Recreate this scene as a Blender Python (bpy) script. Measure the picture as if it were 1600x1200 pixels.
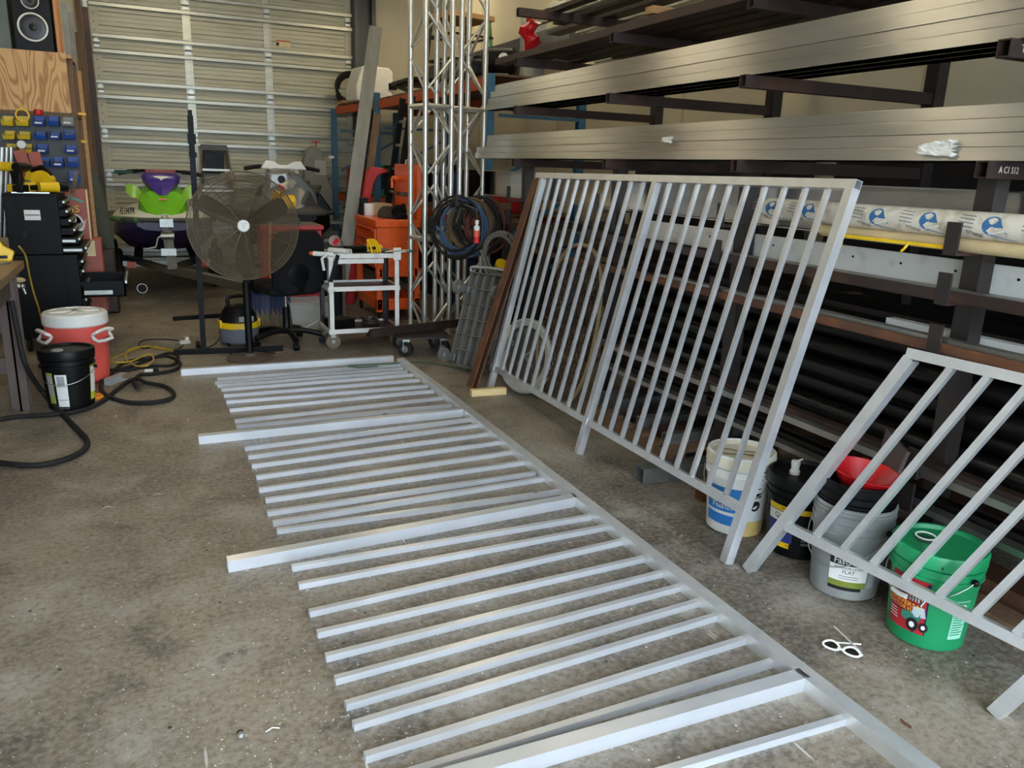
import bpy, math, random
from mathutils import Vector, Matrix
random.seed(7)
S = bpy.context.scene
for o in list(bpy.data.objects): bpy.data.objects.remove(o)
PI = math.pi
# ------------------------------------------------------------------ camera
CAM_H = 1.6; FPX = 1236.4
def _axes(p, yaw, roll):
    cy, sy, cp, sp = math.cos(yaw), math.sin(yaw), math.cos(p), math.sin(p)
    fw = Vector((sy*cp, cy*cp, -sp)); ri = Vector((cy, -sy, 0)); up = ri.cross(fw)
    c, s = math.cos(roll), math.sin(roll)
    return c*ri+s*up, -s*ri+c*up, fw
CR, CU, CF = _axes(math.radians(15.148), math.radians(24.604), math.radians(2.023))
cd = bpy.data.cameras.new('camera'); cam = bpy.data.objects.new('camera', cd)
S.collection.objects.link(cam); S.camera = cam
cd.sensor_width = 36; cd.lens = FPX/1600*36; cd.clip_start = .02; cd.clip_end = 200
m4 = Matrix((CR, CU, -CF)).transposed().to_4x4(); m4.translation = (0, 0, CAM_H)
cam.matrix_world = m4
# survey helpers: sight line through a photo point met with a known plane of the room
def _ray(x, y): return (x-800)/FPX*CR-(y-600)/FPX*CU+CF
def F(x, y, z=0.): d = _ray(x, y); return Vector((0, 0, CAM_H))+d*((z-CAM_H)/d.z)
def AX(x, y, X): d = _ray(x, y); return Vector((0, 0, CAM_H))+d*(X/d.x)
def AY(x, y, Y): d = _ray(x, y); return Vector((0, 0, CAM_H))+d*(Y/d.y)
# ------------------------------------------------------------------ world, exposure
W = bpy.data.worlds.new('world'); S.world = W; W.use_nodes = True
bg = W.node_tree.nodes['Background']; bg.inputs[0].default_value = (.70, .84, 1., 1); bg.inputs[1].default_value = 8.
S.view_settings.view_transform = 'Standard'; S.view_settings.look = 'None'
S.view_settings.exposure = 0.28; S.view_settings.gamma = 1; S.view_settings.use_curve_mapping = False
LAMP_STRENGTH = 27.; LAMP_COL = (1., .87, .61)
# ------------------------------------------------------------------ mesh helpers
C = S.collection
WM = {}
def V(*a): return Vector(a[0]) if len(a) == 1 else Vector(a)
def basis(d, up=(0, 0, 1)):
    d = V(d).normalized(); u = V(up)
    if abs(d.dot(u.normalized())) > .999: u = V(0, 1, 0) if abs(d.y) < .9 else V(1, 0, 0)
    s = d.cross(u).normalized(); u = s.cross(d).normalized()
    return d, s, u
class MB:
    def __init__(s, M=None): s.v = []; s.f = []; s.M = M
    def add(s, vs, fs):
        n = len(s.v)
        for p in vs: s.v.append(tuple(s.M @ V(p)) if s.M else tuple(p))
        for q in fs: s.f.append(tuple(i+n for i in q))
        return s
    def box(s, c, sz, R=None):
        c = V(c); h = [q/2 for q in sz]; vs = []
        for z in (-1, 1):
            for y in (-1, 1):
                for x in (-1, 1):
                    p = V(x*h[0], y*h[1], z*h[2]); vs.append(c+(R @ p if R else p))
        return s.add(vs, [(0, 2, 3, 1), (4, 5, 7, 6), (0, 1, 5, 4), (2, 6, 7, 3), (0, 4, 6, 2), (1, 3, 7, 5)])
    def bb(s, x0, x1, y0, y1, z0, z1): return s.box(((x0+x1)/2, (y0+y1)/2, (z0+z1)/2), (x1-x0, y1-y0, z1-z0))
    def bar(s, a, b, w, h, up=(0, 0, 1)):
        a = V(a); b = V(b); d, sd, u = basis(b-a, up); vs = []
        for p in (a, b):
            for i, j in ((-1, -1), (1, -1), (1, 1), (-1, 1)): vs.append(p+sd*(i*w/2)+u*(j*h/2))
        return s.add(vs, [(3, 2, 1, 0), (4, 5, 6, 7)]+[(i, (i+1) % 4, 4+(i+1) % 4, 4+i) for i in range(4)])
    def htube(s, a, b, w, h, t=.003, up=(0, 0, 1)):          # hollow rectangular tube, open ends
        a = V(a); b = V(b); d, sd, u = basis(b-a, up); vs = []
        for p in (a, b):
            for k in (0, t):
                for i, j in ((-1, -1), (1, -1), (1, 1), (-1, 1)): vs.append(p+sd*(i*(w/2-k))+u*(j*(h/2-k)))
        fs = []
        for i in range(4):
            j = (i+1) % 4
            fs += [(i, j, 8+j, 8+i), (4+j, 4+i, 12+i, 12+j), (j, i, 4+i, 4+j), (8+i, 8+j, 12+j, 12+i)]
        return s.add(vs, fs)
    def chan(s, a, b, w, h, t=.006, up=(0, 0, 1)):           # C channel, web on the -side, flanges to +side
        a = V(a); b = V(b); d, sd, u = basis(b-a, up)
        pr = [(0, 0), (w, 0), (w, t), (t, t), (t, h-t), (w, h-t), (w, h), (0, h)]
        vs = [p+sd*x+u*y for p in (a, b) for x, y in pr]
        return s.add(vs, [tuple(range(7, -1, -1)), tuple(range(8, 16))]+[(i, (i+1) % 8, 8+(i+1) % 8, 8+i) for i in range(8)])
    def ang(s, a, b, w, h, t=.006, up=(0, 0, 1)):            # L angle
        a = V(a); b = V(b); d, sd, u = basis(b-a, up)
        pr = [(0, 0), (w, 0), (w, t), (t, t), (t, h), (0, h)]
        vs = [p+sd*x+u*y for p in (a, b) for x, y in pr]
        return s.add(vs, [tuple(range(5, -1, -1)), tuple(range(6, 12))]+[(i, (i+1) % 6, 6+(i+1) % 6, 6+i) for i in range(6)])
    def cyl(s, a, b, r, n=16, r2=None, caps=True):
        a = V(a); b = V(b); r2 = r if r2 is None else r2; d, sd, u = basis(b-a)
        vs = []
        for p, q in ((a, r), (b, r2)):
            for i in range(n): t = 2*PI*i/n; vs.append(p+sd*(q*math.cos(t))+u*(q*math.sin(t)))
        fs = [(i, n+i, n+(i+1) % n, (i+1) % n) for i in range(n)]
        if caps: fs += [tuple(range(n)), tuple(range(2*n-1, n-1, -1))]
        return s.add(vs, fs)
    def pipe(s, a, b, r, n=14, t=.004):                      # round pipe with open ends
        a = V(a); b = V(b); d, sd, u = basis(b-a); vs = []
        for p in (a, b):
            for q in (r, r-t):
                for i in range(n): k = 2*PI*i/n; vs.append(p+sd*(q*math.cos(k))+u*(q*math.sin(k)))
        fs = []
        for i in range(n):
            j = (i+1) % n
            fs += [(i, 2*n+i, 2*n+j, j), (n+j, 3*n+j, 3*n+i, n+i), (j, n+j, n+i, i), (2*n+i, 3*n+i, 3*n+j, 2*n+j)]
        return s.add(vs, fs)
    def sweep(s, pts, r, n=8, closed=False, sm=0):
        pts = [V(p) for p in pts]
        if sm: pts = spline(pts, sm, closed)
        m = len(pts); vs = []; pu = None
        for i in range(m):
            if closed: t = pts[(i+1) % m]-pts[i-1]
            else: t = pts[min(i+1, m-1)]-pts[max(i-1, 0)]
            if t.length < 1e-9: t = V(0, 0, 1)
            t.normalize()
            if pu is None: d, sd, pu = basis(t)
            else:
                pu = (pu-t*pu.dot(t))
                pu = pu.normalized() if pu.length > 1e-6 else basis(t)[2]
                sd = t.cross(pu)
            for k in range(n): a = 2*PI*k/n; vs.append(pts[i]+sd*(r*math.cos(a))+pu*(r*math.sin(a)))
        fs = []
        for i in range(m if closed else m-1):
            j = (i+1) % m
            for k in range(n): fs.append((i*n+k, i*n+(k+1) % n, j*n+(k+1) % n, j*n+k))
        if not closed: fs += [tuple(range(n-1, -1, -1)), tuple(range((m-1)*n, m*n))]
        return s.add(vs, fs)
    def lathe(s, prof, c=(0, 0, 0), n=32, R=None, a0=0, a1=2*PI):
        c = V(c); full = abs(a1-a0-2*PI) < 1e-6; k = n if full else n+1; vs = []; fs = []
        for r, z in prof:
            for i in range(k):
                a = a0+(a1-a0)*i/n; p = V(r*math.cos(a), r*math.sin(a), z); vs.append(c+(R @ p if R else p))
        for j in range(len(prof)-1):
            for i in range(n):
                i2 = (i+1) % k; fs.append((j*k+i, j*k+i2, (j+1)*k+i2, (j+1)*k+i))
        if full:
            if prof[0][0] > 1e-5: fs.append(tuple(range(k-1, -1, -1)))
            if prof[-1][0] > 1e-5: fs.append(tuple(range((len(prof)-1)*k, len(prof)*k)))
        return s.add(vs, fs)
    def prism(s, pts, o, ex, ey, depth):                     # polygon in plane (ex,ey) at o, thickness along ex x ey
        o = V(o); ex = V(ex); ey = V(ey); nz = ex.cross(ey).normalized()*depth; n = len(pts)
        vs = [o+ex*x+ey*y for x, y in pts]; vs += [p+nz for p in vs]
        return s.add(vs, [tuple(range(n-1, -1, -1)), tuple(range(n, 2*n))]+[(i, (i+1) % n, n+(i+1) % n, n+i) for i in range(n)])
    def loft(s, rings, cap=True):
        n = len(rings[0]); vs = [p for r in rings for p in r]; fs = []
        for j in range(len(rings)-1):
            for i in range(n): fs.append((j*n+i, j*n+(i+1) % n, (j+1)*n+(i+1) % n, (j+1)*n+i))
        if cap: fs += [tuple(range(n-1, -1, -1)), tuple(range((len(rings)-1)*n, len(rings)*n))]
        return s.add(vs, fs)
    def ball(s, c, r, n=12, sc=(1, 1, 1)):
        prof = [(max(1e-6, math.sin(PI*i/8)), -math.cos(PI*i/8)) for i in range(9)]
        c = V(c); vs = []; fs = []
        for q, z in prof:
            for i in range(n): a = 2*PI*i/n; vs.append(c+V(r*q*math.cos(a)*sc[0], r*q*math.sin(a)*sc[1], r*z*sc[2]))
        for j in range(8):
            for i in range(n): fs.append((j*n+i, j*n+(i+1) % n, (j+1)*n+(i+1) % n, (j+1)*n+i))
        return s.add(vs, fs)
def spline(pts, k, closed=False):
    out = []; m = len(pts)
    for i in range(m if closed else m-1):
        if closed: a, b, c, d = pts[i-1], pts[i], pts[(i+1) % m], pts[(i+2) % m]
        else: a, b, c, d = pts[max(i-1, 0)], pts[i], pts[i+1], pts[min(i+2, m-1)]
        for j in range(k):
            t = j/k; out.append(.5*((2*b)+(c-a)*t+(2*a-5*b+4*c-d)*t*t+(3*b-a-3*c+d)*t**3))
    if not closed: out.append(pts[-1])
    return out
def mk(mb, name, mat, smooth=30, bev=0):
    me = bpy.data.meshes.new(name); me.from_pydata(mb.v, [], mb.f); me.update()
    if mat: me.materials.append(mat)
    if smooth:
        me.polygons.foreach_set('use_smooth', [True]*len(me.polygons))
        try: me.set_sharp_from_angle(angle=math.radians(smooth))
        except Exception: pass
    o = bpy.data.objects.new(name, me); C.objects.link(o); WM[o] = Matrix()
    if bev:
        b = o.modifiers.new('bevel', 'BEVEL'); b.width = bev; b.segments = 2; b.limit_method = 'ANGLE'; b.angle_limit = math.radians(40)
    return o
def tag(o, label, cat, group=None):
    o['label'] = label; o['category'] = cat
    if group: o['group'] = group
    return o
def solo(mb, name, mat, label, cat, group=None, **k): return tag(mk(mb, name, mat, **k), label, cat, group)
def struct(mb, name, mat, label=None, **k):
    o = mk(mb, name, mat, **k); o['kind'] = 'structure'
    if label: o['label'] = label
    return o
def thing(name, label, cat, loc=(0, 0, 0), rz=0, group=None):
    o = bpy.data.objects.new(name, None); o.empty_display_size = .1; C.objects.link(o)
    o.location = loc; o.rotation_euler = (0, 0, rz)
    WM[o] = Matrix.Translation(V(loc)) @ Matrix.Rotation(rz, 4, 'Z')
    return tag(o, label, cat, group)
def part(par, mb, name, mat, w=False, label=None, **k):      # w: mesh given in room coordinates
    o = mk(mb, name, mat, **k); o.parent = par
    if w: o.matrix_parent_inverse = WM[par].inverted(); WM[o] = Matrix()
    else: WM[o] = WM[par].copy()
    if label: o['label'] = label
    return o
def text_mb(s, size, M, extrude=.0006, bend=None, sx=1., align='CENTER'):
    """lettering as mesh; M maps (x right, y up, z out); bend=(radius) wraps round a vertical cylinder"""
    cu = bpy.data.curves.new('t', 'FONT'); cu.body = s; cu.size = size; cu.extrude = extrude; cu.align_x = align; cu.align_y = 'CENTER'; cu.resolution_u = 2
    ob = bpy.data.objects.new('t', cu); me = bpy.data.meshes.new_from_object(ob)
    mb = MB(); vs = []
    for v in me.vertices:
        x, y, z = v.co.x*sx, v.co.y, v.co.z
        if bend:
            a = x/bend; p = V(math.sin(a)*(bend+z), -math.cos(a)*(bend+z), y)
        else: p = V(x, y, z)
        vs.append(M @ p)
    mb.add(vs, [tuple(p.vertices) for p in me.polygons])
    bpy.data.objects.remove(ob); bpy.data.curves.remove(cu); bpy.data.meshes.remove(me)
    return mb
def frame(o, ex, ey):
    ex = V(ex).normalized(); ey = V(ey).normalized(); ez = ex.cross(ey).normalized()
    m = Matrix((ex, ey, ez)).transposed().to_4x4(); m.translation = V(o); return m
# ------------------------------------------------------------------ materials
MATS = {}
def lin(c): return tuple((x/12.92 if x <= .04045 else ((x+.055)/1.055)**2.4) for x in c)
def hexc(r, g, b): return lin((r/255, g/255, b/255))
def mat(name, rgb, rough=.5, metal=0., var=.12, scale=9., bump=0., rgb2=None, cover=.5, detail=4, stretch=(1, 1, 1), rvar=.1, spec=.5, trans=0, alpha=1, emit=0, aniso=0, tangent=None, coat=0, sharp=.15, objvar=0):
    if name in MATS: return MATS[name]
    m = bpy.data.materials.new(name); m.use_nodes = True; nt = m.node_tree; N = nt.nodes; L = nt.links
    b = N['Principled BSDF']; c = hexc(*rgb)
    b.inputs['Metallic'].default_value = metal; b.inputs['Specular IOR Level'].default_value = spec
    b.inputs['Transmission Weight'].default_value = trans; b.inputs['Alpha'].default_value = alpha; b.inputs['Coat Weight'].default_value = coat
    tc = N.new('ShaderNodeTexCoord'); mp = N.new('ShaderNodeMapping'); mp.inputs['Scale'].default_value = stretch
    L.new(tc.outputs['Object'], mp.inputs[0])
    no = N.new('ShaderNodeTexNoise'); no.inputs['Scale'].default_value = scale; no.inputs['Detail'].default_value = detail
    L.new(mp.outputs[0], no.inputs[0])
    cr = N.new('ShaderNodeValToRGB'); e = cr.color_ramp.elements
    c2 = hexc(*rgb2) if rgb2 else tuple(min(1, x*(1+var)) for x in c)
    c1 = c if rgb2 else tuple(x*(1-var) for x in c)
    if rgb2: e[0].position = max(0, 1-cover-sharp-.0); e[1].position = min(1, 1-cover+sharp)
    else: e[0].position = .3; e[1].position = .7
    e[0].color = (*c1, 1); e[1].color = (*c2, 1)
    L.new(no.outputs['Fac'], cr.inputs[0]); bc = cr.outputs[0]
    if objvar:                                               # each piece its own slightly different finish
        oi = N.new('ShaderNodeObjectInfo'); hs = N.new('ShaderNodeHueSaturation'); rg = N.new('ShaderNodeMapRange')
        rg.inputs['To Min'].default_value = 1-objvar; rg.inputs['To Max'].default_value = 1.0
        L.new(oi.outputs['Random'], rg.inputs[0]); L.new(rg.outputs[0], hs.inputs['Value']); L.new(bc, hs.inputs['Color']); bc = hs.outputs[0]
    L.new(bc, b.inputs['Base Color'])
    mr = N.new('ShaderNodeMapRange'); mr.inputs['To Min'].default_value = max(.02, rough-rvar); mr.inputs['To Max'].default_value = min(1, rough+rvar)
    L.new(no.outputs['Fac'], mr.inputs[0]); L.new(mr.outputs[0], b.inputs['Roughness'])
    if bump:
        bp = N.new('ShaderNodeBump'); bp.inputs['Strength'].default_value = bump; bp.inputs['Distance'].default_value = .01
        L.new(no.outputs['Fac'], bp.inputs['Height']); L.new(bp.outputs[0], b.inputs['Normal'])
    if emit: b.inputs['Emission Color'].default_value = (*c, 1); b.inputs['Emission Strength'].default_value = emit
    if aniso:
        b.inputs['Anisotropic'].default_value = aniso
        if tangent:
            cx = N.new('ShaderNodeCombineXYZ')
            for i in range(3): cx.inputs[i].default_value = tangent[i]
            L.new(cx.outputs[0], b.inputs['Tangent'])
    MATS[name] = m; return m
alum = mat('aluminium_mill', (226, 228, 230), .30, .62, .06, 5, rvar=.06)
alum_y = mat('aluminium_long_brushed', (228, 227, 222), .33, .96, .10, 3, rvar=.03, stretch=(6, .4, 6), aniso=1., tangent=(0, 0, 1), objvar=.16)
alum_weld = mat('aluminium_satin', (226, 227, 226), .33, .72, .06, 14, rvar=.06)
alum_old = mat('aluminium_aged', (178, 176, 168), .42, 1, .18, 6, stretch=(1, 1, .2))
truss_m = mat('truss_aluminium', (206, 204, 194), .34, .75, .08, 12)
chrome = mat('chrome', (220, 220, 220), .12, 1, .03)
galv = mat('galvanised_steel', (172, 174, 168), .38, .9, .15, 20)
steel_dk = mat('dark_mill_steel', (58, 52, 49), .42, .45, .25, 7, rgb2=(86, 64, 50), cover=.3)
rust = mat('rusty_steel', (98, 66, 48), .65, .25, .3, 6, rgb2=(140, 88, 54), cover=.4, bump=.1)
rust2 = mat('brown_oxidised_steel', (56, 42, 37), .5, .35, .3, 5, rgb2=(92, 62, 47), cover=.35)
blk_pipe = mat('black_pipe', (22, 21, 21), .3, .4, .3, 4, stretch=(3, .5, 3))
blk_metal = mat('black_painted_metal', (14, 14, 14), .5, 0, .2, 14, spec=.16)
blk_plastic = mat('black_plastic', (12, 12, 12), .42, 0, .2, 14, spec=.2)
blk_rubber = mat('black_rubber', (30, 29, 27), .7, 0, .25, 20, spec=.3)
blk_fabric = mat('black_fabric', (24, 23, 25), .9, 0, .25, 60, spec=.2)
gry_plastic = mat('grey_plastic', (104, 101, 94), .55, 0, .15, 10)
white_paint = mat('white_paint_worn', (222, 220, 212), .5, 0, .06, 12, rgb2=(190, 184, 172), cover=.3)
white_plastic = mat('white_plastic', (226, 224, 216), .4, 0, .05, 10)
white_paper = mat('white_paper', (228, 226, 218), .8, 0, .03)
dkgrey = mat('dark_grey_paint', (70, 71, 70), .5, 0, .15)
ltgrey = mat('light_grey_paint', (150, 150, 143), .5, 0, .12)
orange = mat('orange_enamel', (232, 92, 26), .32, 0, .10, 10, coat=.2)
orange_rack = mat('orange_rack_paint', (196, 86, 40), .55, 0, .2, 15, rgb2=(140, 70, 44), cover=.25)
blue_rack = mat('blue_rack_paint', (58, 106, 134), .5, 0, .15, 15)
red_enamel = mat('red_enamel', (176, 28, 26), .35, 0, .1, 8, coat=.2)
red_plastic = mat('red_plastic', (196, 26, 30), .35, 0, .1, 10)
redbrown = mat('red_oxide_panel', (160, 82, 66), .55, 0, .12, 6)
yellow = mat('yellow_plastic', (236, 192, 20), .4, 0, .08, 12)
yellow_cord_m = mat('yellow_rubber', (190, 160, 50), .55, 0, .12, 12)
wood = mat('pine_wood', (186, 142, 92), .6, 0, .2, 7, stretch=(1, 6, 6))
wood_lt = mat('fresh_pine', (226, 198, 140), .6, 0, .1, 9, stretch=(.6, 5, 5))
wood_dk = mat('weathered_wood', (112, 86, 62), .75, 0, .25, 7, stretch=(6, 6, .6))
cardboard = mat('cardboard', (182, 160, 118), .8, 0, .08, 8)
# ------------------------------------------------------------------ special materials
def node_mat(name):
    m = bpy.data.materials.new(name); m.use_nodes = True; MATS[name] = m
    return m, m.node_tree.nodes, m.node_tree.links, m.node_tree.nodes['Principled BSDF']
def mixc(N, L, fac, a, b):
    x = N.new('ShaderNodeMix'); x.data_type = 'RGBA'
    L.new(fac, x.inputs[0])
    for i, q in ((6, a), (7, b)):
        if isinstance(q, tuple): x.inputs[i].default_value = (*q, 1)
        else: L.new(q, x.inputs[i])
    return x.outputs[2]
def noise(N, L, vec, sc, det=4, dist=0, rough=.5):
    n = N.new('ShaderNodeTexNoise'); n.inputs['Scale'].default_value = sc; n.inputs['Detail'].default_value = det
    n.inputs['Distortion'].default_value = dist; n.inputs['Roughness'].default_value = rough; L.new(vec, n.inputs[0]); return n.outputs['Fac']
def ramp(N, L, f, a, b, inv=False):
    r = N.new('ShaderNodeMapRange'); r.inputs['From Min'].default_value = a; r.inputs['From Max'].default_value = b
    if inv: r.inputs['To Min'].default_value = 1; r.inputs['To Max'].default_value = 0
    L.new(f, r.inputs[0]); return r.outputs[0]
def mul(N, L, a, b):
    x = N.new('ShaderNodeMath'); x.operation = 'MULTIPLY'
    for i, q in ((0, a), (1, b)):
        if isinstance(q, (int, float)): x.inputs[i].default_value = q
        else: L.new(q, x.inputs[i])
    return x.outputs[0]
# worn workshop concrete: brown grey, oil stains, scuffs, pale metal dust and shavings
conc, N, L, B = node_mat('workshop_concrete')
tc = N.new('ShaderNodeTexCoord').outputs['Object']
big = noise(N, L, tc, .55, 5, .4); mid = noise(N, L, tc, 3.2, 6, .3, .6); fine = noise(N, L, tc, 42, 6, 0, .7)
col = mixc(N, L, ramp(N, L, big, .36, .66), hexc(98, 88, 74), hexc(146, 132, 112))
col = mixc(N, L, mul(N, L, ramp(N, L, mid, .50, .70), .7), col, hexc(168, 160, 147))
col = mixc(N, L, mul(N, L, ramp(N, L, mid, .32, .46, True), .75), col, hexc(64, 58, 52))
st = noise(N, L, tc, 1.7, 7, 1.2, .62)
col = mixc(N, L, mul(N, L, ramp(N, L, st, .64, .70), .72), col, hexc(58, 56, 54))
col = mixc(N, L, mul(N, L, ramp(N, L, fine, .46, .66), .5), col, hexc(164, 158, 148))
col = mixc(N, L, mul(N, L, ramp(N, L, fine, .32, .48, True), .5), col, hexc(48, 44, 40))
def specks(sc, rad, den, colr, col, stretch=(1, 1, 1), rot=0):
    mp = N.new('ShaderNodeMapping'); mp.inputs['Scale'].default_value = stretch; mp.inputs['Rotation'].default_value = (0, 0, rot); L.new(tc, mp.inputs[0])
    v = N.new('ShaderNodeTexVoronoi'); v.inputs['Scale'].default_value = sc; L.new(mp.outputs[0], v.inputs['Vector'])
    wn = N.new('ShaderNodeTexWhiteNoise'); L.new(v.outputs['Color'], wn.inputs['Vector'])
    f = mul(N, L, ramp(N, L, v.outputs['Distance'], rad*.6, rad, True), ramp(N, L, wn.outputs['Value'], 1-den, 1-den+.02))
    return mixc(N, L, f, col, colr)
col = specks(55, .16, .22, hexc(196, 192, 184), col)
col = specks(26, .13, .16, hexc(206, 202, 196), col)
col = specks(16, .13, .10, hexc(40, 36, 33), col)
col = specks(14, .06, .24, hexc(190, 184, 176), col, (1, .12, 1), .7)
col = specks(11, .06, .22, hexc(186, 180, 170), col, (1, .10, 1), -.9)
L.new(col, B.inputs['Base Color'])
mr = N.new('ShaderNodeMapRange'); mr.inputs['To Min'].default_value = .38; mr.inputs['To Max'].default_value = .72; L.new(mid, mr.inputs[0]); L.new(mr.outputs[0], B.inputs['Roughness'])
bp = N.new('ShaderNodeBump'); bp.inputs['Strength'].default_value = .16; bp.inputs['Distance'].default_value = .004; L.new(fine, bp.inputs['Height']); L.new(bp.outputs[0], B.inputs['Normal'])
# plywood with cathedral grain
ply, N, L, B = node_mat('plywood_face')
tc = N.new('ShaderNodeTexCoord').outputs['Object']
mp = N.new('ShaderNodeMapping'); mp.inputs['Scale'].default_value = (5.5, 5.5, 1.1); L.new(tc, mp.inputs[0])
wv = N.new('ShaderNodeTexNoise'); wv.inputs['Scale'].default_value = 1.1; wv.inputs['Detail'].default_value = 1.5; L.new(mp.outputs[0], wv.inputs[0])
sn = N.new('ShaderNodeMath'); sn.operation = 'SINE'; L.new(mul(N, L, wv.outputs['Fac'], 95.), sn.inputs[0])
g = ramp(N, L, sn.outputs[0], -.2, 1.)
col = mixc(N, L, g, hexc(206, 164, 108), hexc(166, 118, 66))
col = mixc(N, L, mul(N, L, ramp(N, L, noise(N, L, tc, 4, 3), .5, .8), .4), col, hexc(222, 184, 126))
L.new(col, B.inputs['Base Color']); B.inputs['Roughness'].default_value = .6
wallm = mat('cream_drywall', (206, 196, 168), .8, 0, .06, 1.5)
wall_dk = mat('dark_siding', (92, 90, 86), .7, 0, .15, 3)
ceilm = mat('ceiling_dark_steel', (92, 88, 80), .8, 0, .06, 2)
door_m = mat('door_cream_steel', (188, 184, 160), .45, 0, .06, 3, rgb2=(166, 160, 134), cover=.35, stretch=(.4, 1, 3))
strut_m = mat('door_strut_galvanised', (160, 158, 144), .38, .7, .18, 8, stretch=(.5, 1, 4))
# ------------------------------------------------------------------ room shell
XL, XR, YF, YB, ZC = -2.0, 4.35, -1.6, 13.45, 5.3
DY, DX0, DX1, DZ = 13.3, -.54, 3.1, 4.27
struct(MB().bb(XL-.2, XR+.2, YF-.2, YB+.2, -.15, 0), 'floor', conc, 'worn brown-grey concrete workshop floor')
struct(MB().bb(XL-.2, XR+.2, YF-.2, YB+.2, ZC, ZC+.15), 'ceiling', ceilm)
struct(MB().bb(XL-.15, XL, YF, YB, 0, ZC), 'wall_left', mat('pale_wall', (206, 203, 194), .8, 0, .05, 1.5))
wr = struct(MB().bb(XR, XR+.15, YF, YB, 0, ZC), 'wall_right', wallm, 'cream drywall behind the storage racks')
seam = mat('drywall_joint', (188, 178, 150), .8)
for i, y in enumerate((1.2, 3.65, 6.1, 8.5, 10.9)): part(wr, MB().bb(XR-.003, XR, y-.02, y+.02, 0, ZC), 'joint_strip', seam, w=True)
wb = struct(MB().bb(XL, DX0-.004, DY-.02, YB, 0, ZC).bb(DX1+.002, XR, DY-.02, YB, 0, ZC).bb(DX0-.06, DX1+.3, DY-.02, YB, DZ, ZC), 'wall_back', wallm, 'cream wall around the overhead door')
struct(MB().bb(XL, -1.5, YF-.15, YF, 0, ZC).bb(3.95, XR, YF-.15, YF, 0, ZC).bb(-1.5, 3.95, YF-.15, YF, 3.7, ZC), 'wall_front', wall_dk, 'wall with the open bay the daylight comes through')
apron = mat('sunlit_apron', (172, 170, 164), .8, 0, .1, 2)
struct(MB().bb(-14, 16, -22, YF-.2, -.15, -.005), 'floor_outside', apron, 'concrete apron outside the open bay')
struct(MB().bb(DX1, DX1+.06, DY-.28, DY-.02, 0, ZC).bb(DX1+.06, DX1+.27, DY-.10, DY-.02, 0, ZC).bb(DX1+.27, DX1+.33, DY-.28, DY-.02, 0, ZC), 'trim_1', dkgrey, 'dark grey steel column beside the overhead door')
struct(MB().bb(DX0-.16, DX0-.10, DY-.12, DY-.02, 0, ZC), 'trim_2', wood_dk, 'dark timber door jamb')
tr = struct(MB().chan((DX0-.02, DY-.10, 0), (DX0-.02, DY-.10, ZC-.4), .05, .06, .004, (0, 1, 0)), 'trim_3', galv, 'galvanised vertical door track')
# overhead sectional door
d1 = bpy.data.objects.new('door_1', None); C.objects.link(d1); d1.location = (1.28, DY, 0); d1['kind'] = 'structure'; d1['label'] = 'cream sectional overhead door with galvanised struts'; WM[d1] = Matrix.Translation((1.28, DY, 0))
ZJ = AY(147, 67, DY).z; SH = .605; z0 = ZJ-math.floor(ZJ/SH)*SH
joints = [z0+SH*k for k in range(-1, 8) if z0+SH*k < DZ+.3]
stx = [(DX0, DX0+.10), (AY(286, 60, DY).x, AY(299, 60, DY).x), (AY(412, 70, DY).x, AY(424, 70, DY).x), (DX1-.10, DX1)]
for k, zb in enumerate(joints):
    a, b = max(zb, 0.01), min(zb+SH, DZ+.1)
    if b-a < .05: continue
    prof = []
    n = 10
    for i in range(n):                                       # ribbed face, two deep grooves
        q0, q1 = a+(b-a)*i/n, a+(b-a)*(i+1)/n
        dep = .030 if i in (3, 6) else 0.004
        prof += [(0, q0+.003), (0, q1-.016), (.006+dep, q1-.012), (.006+dep, q1-.001)]
    pts = [(DY+.0+y, z) for y, z in prof]; vs = []; fs = []; m = len(pts)
    for x in (DX0+.01, DX1-.01): vs += [(x, y, z) for y, z in pts]
    for i in range(m-1): fs.append((i, m+i, m+i+1, i+1))
    mb = MB().add(vs, fs).bb(DX0+.01, DX1-.01, DY+.042, DY+.06, a-.004, b+.004)
    sec = part(d1, mb, 'door_section', door_m, w=True, smooth=20)
    for (x0, x1) in stx:
        part(sec, MB().bb(x0, x1, DY-.012, DY+.004, a+.012, b-.012).bb(x0+(x1-x0)*.75, x0+(x1-x0)*.85, DY-.022, DY-.012, a+.012, b-.012), 'stile', door_m if x0 in (DX0, DX1-.10) else strut_m, w=True)
        if x0 in (DX0,):
            part(sec, MB().cyl((x0+.04, DY-.014, a+.17), (x0+.04, DY-.011, a+.17), .008, 8).cyl((x0+.04, DY-.014, a+.28), (x0+.04, DY-.011, a+.28), .008, 8).cyl((x0+.04, DY-.014, a+.39), (x0+.04, DY-.011, a+.39), .008, 8), 'bolt_hole_row', blk_metal, w=True)
    for q, zz in enumerate((a+.10, b-.10)):
        if zz > DZ: continue
        part(sec, MB().bb(DX0, DX1, DY-.092, DY-.088, zz-.022, zz+.026).bb(DX0, DX1, DY-.092, DY, zz+.020, zz+.026).bb(DX0, DX1, DY-.060, DY, zz-.022, zz-.018), 'strut', strut_m, w=True)
    if k:
        for x0, x1 in stx:
            xc = (x0+x1)/2
            part(sec, MB().bb(xc-.035, xc+.035, DY-.03, DY-.012, a-.05, a+.05).cyl((xc-.04, DY-.04, a), (xc+.04, DY-.04, a), .014, 10).prism([(-.03, .03), (.03, .03), (.012, .085), (-.012, .085)], (xc, DY-.012, a), (1, 0, 0), (0, 0, 1), .012), 'hinge', galv, w=True)
lb = AY(441, 68, DY)
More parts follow.
